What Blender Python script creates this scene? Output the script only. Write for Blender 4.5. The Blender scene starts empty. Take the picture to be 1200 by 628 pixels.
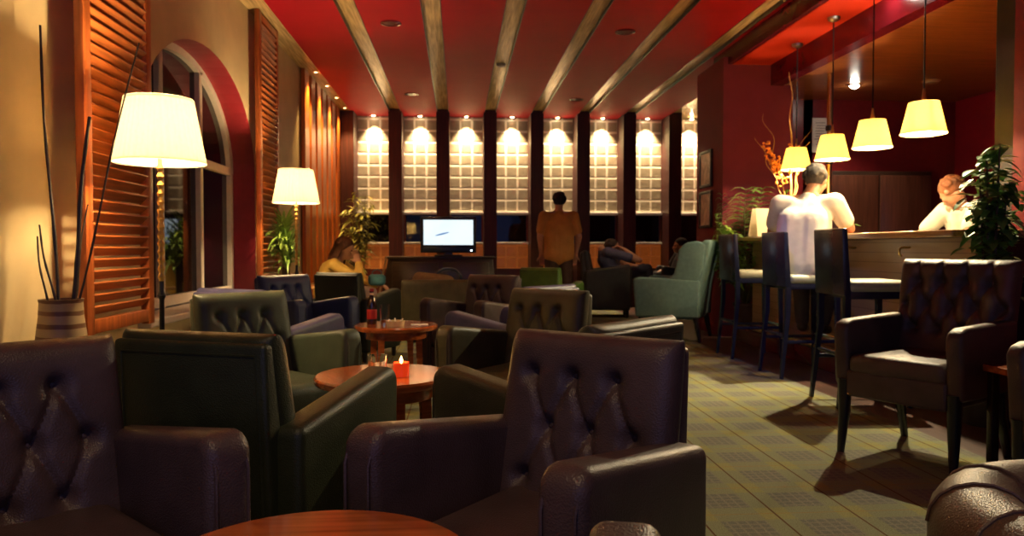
import bpy, bmesh, math, random
from mathutils import Vector, Matrix
random.seed(11)
PI = math.pi
SC = bpy.context.scene
COL = SC.collection

# ---------------------------------------------------------------- objects
def V(*a):
    return Vector(a)

def obj(name, bm, mat, parent=None, smooth=True, loc=None):
    me = bpy.data.meshes.new(name)
    bmesh.ops.recalc_face_normals(bm, faces=bm.faces[:])
    bm.to_mesh(me); bm.free()
    if smooth:
        for p in me.polygons: p.use_smooth = True
        try:
            me.set_sharp_from_angle(angle=math.radians(38))
        except Exception:
            pass
    mats = mat if isinstance(mat, (list, tuple)) else [mat]
    for m in mats: me.materials.append(m)
    o = bpy.data.objects.new(name, me)
    COL.objects.link(o)
    if parent: o.parent = parent
    if loc: o.location = loc
    return o

def tag(o, label=None, cat=None, group=None, kind=None):
    if label: o['label'] = label
    if cat: o['category'] = cat
    if group: o['group'] = group
    if kind: o['kind'] = kind
    return o

def thing(name, label, cat, loc=(0, 0, 0), rz=0.0, group=None):
    o = bpy.data.objects.new(name, None); COL.objects.link(o)
    o.location = loc; o.rotation_euler = (0, 0, rz); o.empty_display_size = .1
    return tag(o, label, cat, group)

def struct(name, bm, mat, parent=None, smooth=False):
    o = obj(name, bm, mat, parent, smooth)
    if not parent: o['kind'] = 'structure'
    return o

def dup(root, loc, rz, label, group=None, mats=None):
    """a copy of a thing with copies of its parts and sub-parts"""
    def cp(o, parent):
        c = o.copy(); COL.objects.link(c)
        if parent: c.parent = parent
        if mats and o.type == 'MESH' and o.data.materials and o.data.materials[0].name in mats:
            key = (o.data.name, mats[o.data.materials[0].name].name)
            if key not in _recol:
                d = o.data.copy(); d.materials[0] = mats[o.data.materials[0].name]; _recol[key] = d
            c.data = _recol[key]
        for ch in o.children: cp(ch, c)
        return c
    r = cp(root, None)
    r.location = loc; r.rotation_euler = (0, 0, rz); r['label'] = label
    if group: r['group'] = group
    return r
_recol = {}

def face(fx, fy):
    """z rotation that turns a local -Y front towards (fx, fy)"""
    return math.atan2(fx, -fy)

# ---------------------------------------------------------------- mesh helpers
def rbox(bm, c, s, bev=0.0, seg=2, rot=None):
    g = bmesh.ops.create_cube(bm, size=1.0)
    vs = g['verts']
    bmesh.ops.scale(bm, vec=V(*s), verts=vs)
    if bev > 0:
        es = list({e for v in vs for e in v.link_edges})
        r = bmesh.ops.bevel(bm, geom=es, offset=min(bev, min(s)*.49), segments=seg, profile=.5, affect='EDGES', clamp_overlap=True)
        vs = list({v for f in r['faces'] for v in f.verts} | {v for v in vs if v.is_valid})
    if rot is not None:
        bmesh.ops.rotate(bm, cent=(0, 0, 0), matrix=rot, verts=vs)
    bmesh.ops.translate(bm, vec=V(*c), verts=vs)
    return vs

def box(c, s, bev=0.0, seg=2, rot=None):
    bm = bmesh.new(); rbox(bm, c, s, bev, seg, rot); return bm

def prism(bm, pts, axis, a0, a1, bev=0.0, seg=3):
    """extrude a 2D outline along an axis ('X' : pts are (y,z); 'Y' : (x,z); 'Z' : (x,y))"""
    def mk(p, a):
        if axis == 'X': return (a, p[0], p[1])
        if axis == 'Y': return (p[0], a, p[1])
        return (p[0], p[1], a)
    v0 = [bm.verts.new(mk(p, a0)) for p in pts]
    v1 = [bm.verts.new(mk(p, a1)) for p in pts]
    n = len(pts)
    fs = [bm.faces.new(v0), bm.faces.new(v1[::-1])]
    for i in range(n):
        fs.append(bm.faces.new((v0[i], v1[i], v1[(i+1) % n], v0[(i+1) % n])))
    bmesh.ops.recalc_face_normals(bm, faces=fs)
    if bev > 0:
        es = [e for e in {e for f in fs for e in f.edges} if e.calc_face_angle(0) > .35]
        bmesh.ops.bevel(bm, geom=es, offset=bev, segments=seg, profile=.5, affect='EDGES', clamp_overlap=True)

def lathe(bm, prof, c=(0, 0, 0), n=24, rad=None):
    """prof: list of (r,z). rad(angle,r,z) may modulate the radius"""
    rings = []
    for r, z in prof:
        ring = []
        if r < 1e-5:
            ring = [bm.verts.new((c[0], c[1], c[2]+z))]
        else:
            for i in range(n):
                a = 2*PI*i/n
                q = rad(a, r, z) if rad else r
                ring.append(bm.verts.new((c[0]+q*math.cos(a), c[1]+q*math.sin(a), c[2]+z)))
        rings.append(ring)
    for A, B in zip(rings, rings[1:]):
        if len(A) == 1 and len(B) == 1: continue
        for i in range(n):
            j = (i+1) % n
            if len(A) == 1: bm.faces.new((A[0], B[i], B[j]))
            elif len(B) == 1: bm.faces.new((A[i], A[j], B[0]))
            else: bm.faces.new((A[i], A[j], B[j], B[i]))

def tube(bm, pts, rads, n=8, cap=True):
    pts = [Vector(p) for p in pts]
    if not isinstance(rads, (list, tuple)): rads = [rads]*len(pts)
    rings = []; up = None
    for i, p in enumerate(pts):
        d = (pts[min(i+1, len(pts)-1)]-pts[max(i-1, 0)]).normalized()
        if up is None:
            up = d.orthogonal().normalized()
        else:
            up = (up-d*up.dot(d))
            up = up.normalized() if up.length > 1e-6 else d.orthogonal().normalized()
        s = d.cross(up)
        rings.append([bm.verts.new(p+(up*math.cos(2*PI*k/n)+s*math.sin(2*PI*k/n))*rads[i]) for k in range(n)])
    for A, B in zip(rings, rings[1:]):
        for k in range(n):
            bm.faces.new((A[k], A[(k+1) % n], B[(k+1) % n], B[k]))
    if cap:
        bm.faces.new(rings[0][::-1]); bm.faces.new(rings[-1])

def ball(bm, c, r, seg=14, scale=(1, 1, 1), rot=None):
    g = bmesh.ops.create_uvsphere(bm, u_segments=seg, v_segments=max(6, seg*2//3), radius=1)
    vs = g['verts']
    bmesh.ops.scale(bm, vec=V(*scale)*r, verts=vs)
    if rot is not None: bmesh.ops.rotate(bm, cent=(0, 0, 0), matrix=rot, verts=vs)
    bmesh.ops.translate(bm, vec=Vector(c), verts=vs)
    return vs

def capsule(bm, p0, r0, p1, r1, n=14):
    p0 = Vector(p0); p1 = Vector(p1)
    ball(bm, p0, r0, n); ball(bm, p1, r1, n)
    tube(bm, [p0, p1], [r0, r1], n)

# ---------------------------------------------------------------- materials
def new_mat(name):
    m = bpy.data.materials.new(name); m.use_nodes = True
    nt = m.node_tree
    return m, nt, nt.nodes['Principled BSDF']

def M(name, col, rough=.5, metal=0., var=.15, nscale=18., bump=0., bscale=120., spec=.5, emit=None, es=0., coat=0., btype='noise', stretch=None):
    m, nt, b = new_mat(name)
    c = (*col, 1)
    b.inputs['Base Color'].default_value = c
    b.inputs['Roughness'].default_value = rough
    b.inputs['Metallic'].default_value = metal
    b.inputs['Specular IOR Level'].default_value = spec
    if coat: b.inputs['Coat Weight'].default_value = coat; b.inputs['Coat Roughness'].default_value = .12
    tc = nt.nodes.new('ShaderNodeTexCoord')
    src = tc.outputs['Object']
    if stretch:
        mp = nt.nodes.new('ShaderNodeMapping'); mp.inputs['Scale'].default_value = stretch
        nt.links.new(src, mp.inputs['Vector']); src = mp.outputs['Vector']
    if var:
        nz = nt.nodes.new('ShaderNodeTexNoise'); nz.inputs['Scale'].default_value = nscale; nz.inputs['Detail'].default_value = 4
        nt.links.new(src, nz.inputs['Vector'])
        mr = nt.nodes.new('ShaderNodeMapRange'); mr.inputs['To Min'].default_value = 1-var; mr.inputs['To Max'].default_value = 1+var
        mr.inputs['From Min'].default_value = .3; mr.inputs['From Max'].default_value = .7
        nt.links.new(nz.outputs['Fac'], mr.inputs['Value'])
        mx = nt.nodes.new('ShaderNodeVectorMath'); mx.operation = 'SCALE'
        mx.inputs[0].default_value = col
        nt.links.new(mr.outputs['Result'], mx.inputs['Scale'])
        nt.links.new(mx.outputs['Vector'], b.inputs['Base Color'])
    if bump:
        if btype == 'voronoi':
            bz = nt.nodes.new('ShaderNodeTexVoronoi'); out = bz.outputs['Distance']
        else:
            bz = nt.nodes.new('ShaderNodeTexNoise'); out = bz.outputs['Fac']
        bz.inputs['Scale'].default_value = bscale
        nt.links.new(src, bz.inputs['Vector'])
        bp = nt.nodes.new('ShaderNodeBump'); bp.inputs['Strength'].default_value = bump; bp.inputs['Distance'].default_value = .004
        nt.links.new(out, bp.inputs['Height']); nt.links.new(bp.outputs['Normal'], b.inputs['Normal'])
    if emit:
        b.inputs['Emission Color'].default_value = (*emit, 1); b.inputs['Emission Strength'].default_value = es
    return m

def leather(name, col, rough=.42):
    return M(name, col, rough, var=.22, nscale=9, bump=.25, bscale=260, btype='voronoi', spec=.36)

def wood(name, col, rough=.35, axis='Z', coat=0.):
    s = {'X': (1.2, 22, 22), 'Y': (22, 1.2, 22), 'Z': (22, 22, 1.2)}[axis]
    return M(name, col, rough, var=.35, nscale=2.2, stretch=s, bump=.05, bscale=3, coat=coat)

class NB:
    """small node expression builder"""
    def __init__(s, nt): s.nt = nt
    def m(s, op, a, b=0., c=None):
        n = s.nt.nodes.new('ShaderNodeMath'); n.operation = op
        for i, v in enumerate((a, b) if c is None else (a, b, c)):
            if hasattr(v, 'links') or hasattr(v, 'is_linked'): s.nt.links.new(v, n.inputs[i])
            else: n.inputs[i].default_value = v
        return n.outputs[0]
    def mix(s, f, a, b):
        n = s.nt.nodes.new('ShaderNodeMix'); n.data_type = 'RGBA'
        for k, v in ((0, f), (6, a), (7, b)):
            if hasattr(v, 'is_linked'): s.nt.links.new(v, n.inputs[k])
            else: n.inputs[k].default_value = v if k == 0 else (*v, 1)
        return n.outputs[2]

def emission(name, col, st):
    m = bpy.data.materials.new(name); m.use_nodes = True; nt = m.node_tree
    nt.nodes.clear()
    o = nt.nodes.new('ShaderNodeOutputMaterial'); e = nt.nodes.new('ShaderNodeEmission')
    e.inputs['Color'].default_value = (*col, 1); e.inputs['Strength'].default_value = st
    nt.links.new(e.outputs[0], o.inputs['Surface'])
    return m

def shade_mat(name, col, ecol, es):
    """lampshade cloth: lets the bulb through and glows"""
    m = bpy.data.materials.new(name); m.use_nodes = True; nt = m.node_tree
    nt.nodes.clear()
    o = nt.nodes.new('ShaderNodeOutputMaterial')
    d = nt.nodes.new('ShaderNodeBsdfDiffuse'); t = nt.nodes.new('ShaderNodeBsdfTranslucent'); e = nt.nodes.new('ShaderNodeEmission')
    tc = nt.nodes.new('ShaderNodeTexCoord'); nz = nt.nodes.new('ShaderNodeTexNoise'); nz.inputs['Scale'].default_value = 60
    nt.links.new(tc.outputs['Object'], nz.inputs['Vector'])
    nb = NB(nt); cc = nb.mix(nz.outputs['Fac'], [c*.9 for c in col], [min(1, c*1.08) for c in col])
    nt.links.new(cc, d.inputs['Color']); nt.links.new(cc, t.inputs['Color'])
    e.inputs['Color'].default_value = (*ecol, 1); e.inputs['Strength'].default_value = es
    a = nt.nodes.new('ShaderNodeMixShader'); a.inputs[0].default_value = .6
    nt.links.new(d.outputs[0], a.inputs[1]); nt.links.new(t.outputs[0], a.inputs[2])
    s = nt.nodes.new('ShaderNodeAddShader'); nt.links.new(a.outputs[0], s.inputs[0]); nt.links.new(e.outputs[0], s.inputs[1])
    nt.links.new(s.outputs[0], o.inputs['Surface'])
    return m

def glass_mat(name, col=(1, 1, 1), rough=.02):
    m, nt, b = new_mat(name)
    b.inputs['Base Color'].default_value = (*col, 1); b.inputs['Roughness'].default_value = rough
    b.inputs['Transmission Weight'].default_value = 1.0; b.inputs['IOR'].default_value = 1.45
    return m

def light(kind, name, loc, energy, col, size=.05, rot=None, angle=None, blend=.5):
    l = bpy.data.lights.new(name, kind); l.energy = energy; l.color = col
    if kind in ('POINT', 'SPOT'): l.shadow_soft_size = size
    if kind == 'SPOT': l.spot_size = angle; l.spot_blend = blend
    if kind == 'AREA': l.size = size
    o = bpy.data.objects.new(name, l); COL.objects.link(o); o.location = loc
    if rot: o.rotation_euler = rot
    return o

WARM = (1.0, .70, .36)
WARM2 = (1.0, .72, .38)
m_red = M('red ceiling paint', (.43, .008, .020), .6, var=.05, nscale=3, spec=.18)
m_redsoffit = M('red soffit paint', (.60, .035, .010), .6, var=.05, nscale=3, spec=.2)
m_darkred = M('dark red gloss paint', (.13, .006, .012), .22, var=.08, nscale=4)
m_maroon = M('maroon paint', (.20, .032, .05), .7, var=.06, nscale=5, spec=.15)
m_cream = M('cream wall plaster', (.60, .48, .26), .6, var=.08, nscale=4, bump=.1, bscale=60)
m_tan = wood('tan veneer', (.60, .42, .19), .25, 'Y')
m_column = wood('dark reddish column veneer', (.050, .008, .006), .5, 'Z')
m_slat = wood('orange brown slat wood', (.38, .10, .022), .32, 'Y')
m_slatv = wood('orange brown stile wood', (.36, .09, .02), .32, 'Z')
m_panelwood = wood('orange red wood panel', (.50, .13, .02), .3, 'Z')
m_gap = M('pale gap strip', (.75, .48, .2), .5)
m_whiteframe = M('white painted frame', (.62, .56, .48), .35, var=.05)
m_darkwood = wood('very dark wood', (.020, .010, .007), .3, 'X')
m_black = M('black satin', (.010, .010, .012), .35, var=.1)
m_blackwood = M('black stained wood', (.012, .010, .012), .28, var=.2)
m_tablewood = wood('reddish table wood', (.42, .10, .022), .16, 'X', coat=.5)
m_metal = M('brushed metal', (.55, .5, .42), .3, metal=1, var=.08)
m_brass = M('brass', (.7, .45, .15), .3, metal=1, var=.08)
m_chrome = M('chrome', (.8, .8, .8), .12, metal=1, var=.03)
m_white = M('white paint', (.8, .76, .7), .5, var=.04)
# ================================================================ the room
CEIL = 3.22
YB = 12.75      # back wall
XL = -1.95      # left wall
YN = -2.2       # near end of the modelled room
colX = [-1.80 + .7765*i for i in range(8)]          # back columns / ceiling slots

# ---- floor: patterned carpet
def carpet():
    m, nt, b = new_mat('plaid carpet'); nb = NB(nt)
    tc = nt.nodes.new('ShaderNodeTexCoord'); sp = nt.nodes.new('ShaderNodeSeparateXYZ')
    nt.links.new(tc.outputs['Object'], sp.inputs[0])
    P = .297
    def cell(o, off):
        f = nb.m('FRACT', nb.m('ADD', nb.m('DIVIDE', o, P), off))
        d = nb.m('ABSOLUTE', nb.m('SUBTRACT', f, .5))       # 0 centre .5 edge
        return f, d
    fx, dx = cell(sp.outputs['X'], 10-(1.186/.297) % 1)
    fy, dy = cell(sp.outputs['Y'], 10-(2.69/.297) % 1)
    nz = nt.nodes.new('ShaderNodeTexNoise'); nz.inputs['Scale'].default_value = 240; nz.inputs['Detail'].default_value = 3
    nt.links.new(tc.outputs['Object'], nz.inputs['Vector'])
    wob = nb.m('MULTIPLY', nb.m('SUBTRACT', nz.outputs['Fac'], .5), .12)
    ex = nb.m('ADD', dx, wob); ey = nb.m('ADD', dy, wob)
    inner = nb.m('MULTIPLY', nb.m('LESS_THAN', ex, .29), nb.m('LESS_THAN', ey, .27))
    half = nb.m('MAXIMUM', nb.m('LESS_THAN', ex, .30), nb.m('LESS_THAN', ey, .30))
    fine = nb.m('MAXIMUM', nb.m('GREATER_THAN', nb.m('SINE', nb.m('MULTIPLY', fx, 2*PI*8)), .72),
                nb.m('GREATER_THAN', nb.m('SINE', nb.m('MULTIPLY', fy, 2*PI*8)), .72))
    c = nb.mix(half, (.235, .23, .09), (.20, .21, .12))
    c = nb.mix(inner, c, (.145, .14, .115))
    c = nb.mix(nb.m('MULTIPLY', nb.m('MULTIPLY', fine, inner), .45), c, (.26, .25, .17))
    linex = nb.m('GREATER_THAN', dx, .487); liney = nb.m('GREATER_THAN', dy, .49)
    c = nb.mix(nb.m('MULTIPLY', liney, .6), c, (.30, .17, .03))
    c = nb.mix(linex, c, (.10, .045, .012))
    sc = nt.nodes.new('ShaderNodeMapRange'); sc.inputs['To Min'].default_value = .65; sc.inputs['To Max'].default_value = 1.35
    sc.inputs['From Min'].default_value = .3; sc.inputs['From Max'].default_value = .7
    nt.links.new(nz.outputs['Fac'], sc.inputs['Value'])
    vm = nt.nodes.new('ShaderNodeVectorMath'); vm.operation = 'SCALE'
    nt.links.new(c, vm.inputs[0]); nt.links.new(sc.outputs['Result'], vm.inputs['Scale'])
    nt.links.new(vm.outputs[0], b.inputs['Base Color'])
    b.inputs['Roughness'].default_value = .9; b.inputs['Specular IOR Level'].default_value = .15
    bp = nt.nodes.new('ShaderNodeBump'); bp.inputs['Strength'].default_value = .5; bp.inputs['Distance'].default_value = .006
    nt.links.new(nz.outputs['Fac'], bp.inputs['Height']); nt.links.new(bp.outputs[0], b.inputs['Normal'])
    return m
struct('floor', box(((XL-.25+2.5)/2, (YN+YB+.4)/2, -.05), (2.5-XL+.25, YB+.4-YN, .1)), carpet())
m_barfloor = M('dark brown bar floor boards', (.07, .03, .018), .4, var=.3, nscale=3, stretch=(14, 1, 1))
struct('floor_bar', box(((2.5+6.4)/2, (YN+YB+.4)/2, -.05), (3.9, YB+.4-YN, .1)), m_barfloor)

# ---- main ceiling: red panels with tan slots between them
slot = .19
edges = [-1.74]
for x in colX[1:]:
    edges += [x-slot/2, x+slot/2]
edges += [4.35]
bm = bmesh.new(); ylen = YB+.3-YN; yc = (YB+.3+YN)/2
for a, b_ in zip(edges[0::2], edges[1::2]):
    if a >= 3.0 : continue
    rbox(bm, ((a+b_)/2, yc, CEIL+.02), (b_-a, ylen, .04))
struct('ceiling', bm, m_red)
bm = bmesh.new()
rbox(bm, (1.2, yc, CEIL+.065), (6.6, ylen, .05))
struct('ceiling_slots', bm, m_tan)
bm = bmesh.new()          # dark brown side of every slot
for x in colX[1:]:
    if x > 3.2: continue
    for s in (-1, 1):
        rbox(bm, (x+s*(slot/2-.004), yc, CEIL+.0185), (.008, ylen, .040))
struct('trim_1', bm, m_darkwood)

# ---- left wall with an arched opening
AY, AZ, AA, AB = 6.02, 1.70, 1.30, .86       # centre, spring height, half width, rise
TH = .28
bm = bmesh.new()
NA = 28
arc = [(AY-AA*math.cos(PI*i/NA), AZ+AB*math.sin(PI*i/NA)) for i in range(NA+1)]
sill = .55
top = CEIL+.14
def wallface(bm, x):
    """wall sheet with the arch cut out"""
    q = []
    def quad(*p): bm.faces.new([bm.verts.new((x, y, z)) for y, z in p])
    quad((YN, 0), (AY-AA, 0), (AY-AA, top), (YN, top))
    quad((AY+AA, 0), (YB+.3, 0), (YB+.3, top), (AY+AA, top))
    quad((AY-AA, 0), (AY+AA, 0), (AY+AA, sill), (AY-AA, sill))
    for (a, za), (b_, zb) in zip(arc, arc[1:]):
        quad((a, za), (b_, zb), (b_, top), (a, top))
wallface(bm, XL); wallface(bm, XL-TH)
bm2 = bmesh.new()      # dark red reveal of the arch
path = [(AY-AA, sill)]+arc+[(AY+AA, sill)]
for (a, za), (b_, zb) in zip(path, path[1:]):
    bm2.faces.new([bm2.verts.new(p) for p in ((XL+.002, a, za), (XL+.002, b_, zb), (XL-TH, b_, zb), (XL-TH, a, za))])
wl = struct('wall_left', bm, m_cream)
struct('arch_reveal', bm2, M('dark red reveal paint', (.22, .012, .02), .4, var=.06), wl)
struct('trim_2', box(((XL-1.74)/2, yc, CEIL+.02), (-1.74-XL, ylen, .04)), m_tan)     # tan bulkhead along the left wall
# ---- window in the arch
wx = XL-TH+.05
win = bpy.data.objects.new('window_1', None); COL.objects.link(win); win['kind'] = 'structure'
bm = bmesh.new()
def archline(k, n=40):
    a, b_ = AA*k, AB*k
    return [(AY-a*math.cos(PI*i/n), AZ+b_*math.sin(PI*i/n)) for i in range(n+1)]
o1, o2 = archline(1.0), archline(.93)
for (p, q, r, s) in zip(o1, o1[1:], o2[1:], o2):
    for xx in (wx-.03, wx+.03):
        bm.faces.new([bm.verts.new((xx, *t)) for t in (p, q, r, s)])
    bm.faces.new([bm.verts.new(t) for t in ((wx-.03, *s), (wx+.03, *s), (wx+.03, *r), (wx-.03, *r))])
for y in (AY-AA*.965, AY+AA*.965, AY-.42, AY+.42):
    rbox(bm, (wx, y, (sill+AZ+(.78 if abs(y-AY) < .5 else 0))/2), (.06, .07, AZ-sill+(.78 if abs(y-AY) < .5 else 0)), .008)
for z in (sill+.05, 1.72):
    rbox(bm, (wx+.002, AY, z), (.058, AA*1.93, .075), .008)
struct('window_frame', bm, m_whiteframe, win)
m_night, nt, b = new_mat('dark night window glass')
b.inputs['Base Color'].default_value = (.004, .004, .006, 1); b.inputs['Roughness'].default_value = .04
b.inputs['Specular IOR Level'].default_value = .3
pane = bmesh.new()
ring = archline(.95)
vs = [pane.verts.new((wx-.012, y, z)) for y, z in [(AY-AA*.95, sill+.05)]+ring+[(AY+AA*.95, sill+.05)]]
pane.faces.new(vs)
ext = bmesh.ops.extrude_face_region(pane, geom=pane.faces[:])
bmesh.ops.translate(pane, vec=(-.01, 0, 0), verts=[v for v in ext['geom'] if isinstance(v, bmesh.types.BMVert)])
struct('window_pane', pane, m_night, win)
struct('window_sill', box((XL-.06, AY, sill-.02), (.28, AA*2+.1, .05), .01), m_whiteframe, win)

# ---- back wall : columns, glass block windows, sills
m_backwall = M('dark red brown back wall', (.10, .014, .01), .4, var=.12)
m_block = None
def glassblock(name, base, joint, z0):
    m, nt, b = new_mat(name); nb = NB(nt)
    tc = nt.nodes.new('ShaderNodeTexCoord'); sp = nt.nodes.new('ShaderNodeSeparateXYZ')
    nt.links.new(tc.outputs['Object'], sp.inputs[0])
    fx = nb.m('FRACT', nb.m('ADD', nb.m('DIVIDE', sp.outputs['X'], .195), .5+10))
    fz = nb.m('FRACT', nb.m('ADD', nb.m('DIVIDE', nb.m('SUBTRACT', sp.outputs['Z'], z0), .195), 10))
    dx = nb.m('ABSOLUTE', nb.m('SUBTRACT', fx, .5)); dz = nb.m('ABSOLUTE', nb.m('SUBTRACT', fz, .5))
    j = nb.m('MAXIMUM', dx, dz)
    line = nt.nodes.new('ShaderNodeMapRange'); line.inputs['From Min'].default_value = .37; line.inputs['From Max'].default_value = .45
    nt.links.new(j, line.inputs['Value'])
    nz = nt.nodes.new('ShaderNodeTexNoise'); nz.inputs['Scale'].default_value = 9; nz.inputs['Detail'].default_value = 2
    nt.links.new(tc.outputs['Object'], nz.inputs['Vector'])
    bc = nb.mix(nz.outputs['Fac'], [c*.7 for c in base], [min(1, c*1.3) for c in base])
    nt.links.new(nb.mix(line.outputs['Result'], bc, joint), b.inputs['Base Color'])
    b.inputs['Roughness'].default_value = .3
    bp = nt.nodes.new('ShaderNodeBump'); bp.inputs['Strength'].default_value = .6; bp.inputs['Distance'].default_value = .01
    nt.links.new(nb.m('ADD', nz.outputs['Fac'], nb.m('MULTIPLY', line.outputs['Result'], -.8)), bp.inputs['Height'])
    nt.links.new(bp.outputs[0], b.inputs['Normal'])
    return m
m_blk = glassblock('white glass block', (.36, .30, .20), (.88, .80, .62), 1.62)
m_blk2 = glassblock('amber glass block', (.42, .16, .05), (.72, .36, .14), .64)
bb = m_blk2.node_tree.nodes['Principled BSDF']; bb.inputs['Emission Color'].default_value = (1, .22, .03, 1); bb.inputs['Emission Strength'].default_value = .04  # lower blocks given a glow, standing in for light on them
wb = bmesh.new()
rbox(wb, (1.4, YB+.27, (CEIL+.2)/2), (7.2, .1, CEIL+.2))           # rear skin
rbox(wb, (1.4, YB+.10, .32), (7.2, .22, .64))                      # base under the windows
struct('wall_back', wb, m_backwall)
WW = .195*3
n_up = 0
for i in range(8):
    cx = colX[i]+.7765/2
    w = bpy.data.objects.new('window_%d' % (i+2), None); COL.objects.link(w); w['kind'] = 'structure'
    w.location = (cx, YB, 0)
    bm = box((0, .05, (1.60+CEIL)/2), (.7765-.22+.03, .1, CEIL-1.60)); struct('glass_block_panel', bm, m_blk, w)
    bm = box((0, .05, (.64+1.06)/2), (.7765-.22+.03, .1, .42)); struct('lower_block_panel', bm, m_blk2, w)
    bm = bmesh.new()
    rbox(bm, (0, -.01, 1.58), (.60, .16, .045), .006); rbox(bm, (0, -.01, 1.075), (.60, .16, .035), .006)
    struct('window_sill', bm, m_white, w)
    bm = bmesh.new()
    for s in (-1, 1): rbox(bm, (s*.275, .03, 1.33), (.035, .08, .47))
    struct('window_frame', bm, wood('reddish jamb wood %d' % i, (.30, .07, .02), .35), w)
    bm = box((0, .06, 1.33), (.53, .015, .47)); struct('window_pane', bm, m_night, w)
for i, x in enumerate(colX):
    struct('wall_pier_%d' % (i+1) if False else 'column_%d' % (i+1), box((x, YB-.21, (CEIL+.038)/2), (.215, .56, CEIL+.038), .006), m_column)

# ---- right side: soffit over the bar, header, pier
struct('header_beam', box((3.03, 3.2, CEIL-.045), (.06, 10.8, .27)), m_darkred)
struct('ceiling_bar_soffit', box((3.27, 3.3, 3.075), (.44, 11.0, .07)), m_redsoffit)
struct('header_bar', box((3.56, 3.3, 2.96), (.14, 11.0, .30)), m_darkred)
struct('wall_pier', box((3.35, 8.58, 1.56), (.8, .90, 3.12)), m_maroon)
m_barwood = wood('brown bar ceiling boards', (.30, .10, .03), .28, 'X')
struct('ceiling_bar', box((5.0, 6.3, 2.85), (2.75, 5.4, .06)), m_barwood)
struct('wall_bar_back', box((5.05, 8.95, 1.5), (2.8, .1, 3.0)), M('bar back wall maroon', (.16, .012, .014), .3, var=.1))
struct('wall_bar_side', box((6.25, 6.3, 1.5), (.1, 5.4, 3.0)), M('bar side wall crimson', (.30, .012, .028), .35, var=.08))
struct('wall_right', box((3.91, 1.1, 1.6), (.7, 6.9, 3.2)), M('right wall dark red', (.12, .006, .008), .7, var=.08, spec=.15))
struct('wall_right_far', box((4.3, 11.0, 1.7), (.12, 4.2, 3.4)), m_maroon)
struct('baseboard_left', box((XL+.012, (YN+YB)/2, .06), (.024, YB-YN, .12), .004), m_slat)

struct('column_9', box((4.1, 4.80, 1.41), (.6, .48, 2.82), .01), M('black column laminate', (.012, .010, .010), .5, var=.1, spec=.25))
# ---- wood panelling with pale gaps on the left wall
for i in range(7):
    y = 9.55+.405*i
    bm = box((XL+.035, y, 1.62), (.05, .27, 3.2), .006)
    p = struct('trim_%d' % (3+i), bm, m_panelwood)
    struct('gap_strip', box((XL+.012, y+.2, 1.62), (.02, .12, 3.2)), m_gap, p)
# ================================================================ armchairs
def seg_d(px, pz, a, b):
    ax, az = a; bx, bz = b
    dx, dz = bx-ax, bz-az; L = dx*dx+dz*dz
    t = max(0, min(1, ((px-ax)*dx+(pz-az)*dz)/L))
    return math.hypot(px-ax-t*dx, pz-az-t*dz)

def tufted(w0, w1, h, th, rows, pitch, lean, z0, y0, dip=.022, roll=0., res=46, open_top=False, soft=.02):
    """button-tufted back: width w0 at its foot, w1 at its top. Returns bmesh and the button seats"""
    bm = bmesh.new()
    btn = []
    for (v, n, off) in rows:
        for k in range(n):
            btn.append(((k-(n-1)/2+off)*pitch, v*h))
    segs = []
    for i, a in enumerate(btn):
        for b in btn[i+1:]:
            if abs(a[1]-b[1]) > .01 and math.hypot(a[0]-b[0], a[1]-b[1]) < pitch*1.25: segs.append((a, b))
    if open_top:
        vt = max(b[1] for b in btn)
        for a in btn:
            if abs(a[1]-vt) < .01: segs.append((a, (a[0], h*1.02)))
    def P(u, v, side):
        w = w0+(w1-w0)*v
        # rounded outline corners
        e = (1-abs(u)**12)**.5*(1-abs(2*v-1)**14)**.5
        x = u*w/2; z = v*h
        d = 0.
        if side < 0:
            for b in btn:
                r2 = (x-b[0])**2+(z-b[1])**2
                d += dip*math.exp(-r2/(2*soft**2))
            c = 0
            for a, b in segs:
                q = seg_d(x, z, a, b); c = max(c, math.exp(-q*q/(2*(soft*.42)**2)))
            d += dip*.42*c
            # soft pillows
            y = -th/2*e+d*min(1, e*1.6)
        else:
            y = th/2*e*.85
        y += roll*max(0, v-.72)**2*12
        yy = y+y0+lean*v
        return (x, yy, z0+z)
    n = res
    us = [math.sin(PI/2*(2*i/n-1)) for i in range(n+1)]
    vs_ = [.5+.5*math.sin(PI/2*(2*i/n-1)) for i in range(n+1)]
    us = [.55*(2*i/n-1)+.45*s for i, s in enumerate(us)]
    vs_ = [.55*(i/n)+.45*s for i, s in enumerate(vs_)]
    G = {}
    for side in (-1, 1):
        step = 1 if side < 0 else 1
        for i, u in enumerate(us):
            for j, v in enumerate(vs_):
                edge = i in (0, n) or j in (0, n)
                if side > 0 and edge: G[side, i, j] = G[-1, i, j]
                else: G[side, i, j] = bm.verts.new(P(u, v, side))
    for side in (-1, 1):
        for i in range(n):
            for j in range(n):
                f = [G[side, i, j], G[side, i+1, j], G[side, i+1, j+1], G[side, i, j+1]]
                bm.faces.new(f if side < 0 else f[::-1])
    seats = []
    for b in btn:
        w = w0+(w1-w0)*b[1]/h
        seats.append(Vector(P(b[0]/(w/2), b[1]/h, -1)))
    return bm, seats

def arm_profile(yf, yr, zf, zr, z0, rf=.05):
    pts = [(yr, z0), (yr, zr)]
    # rise to the front with a rounded front top corner
    n = 5
    cy, cz = yf+rf, zf-rf
    for i in range(n+1):
        a = PI/2+PI/2*i/n
        pts.append((cy+rf*math.cos(a), cz+rf*math.sin(a)))
    pts.append((yf+.015, z0))
    return pts

def button(p, mat, parent, r=.011):
    bm = bmesh.new(); ball(bm, (0, 0, 0), r, 8, (1, .55, 1))
    o = obj('button', bm, mat, parent); o.location = p
    return o

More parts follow.
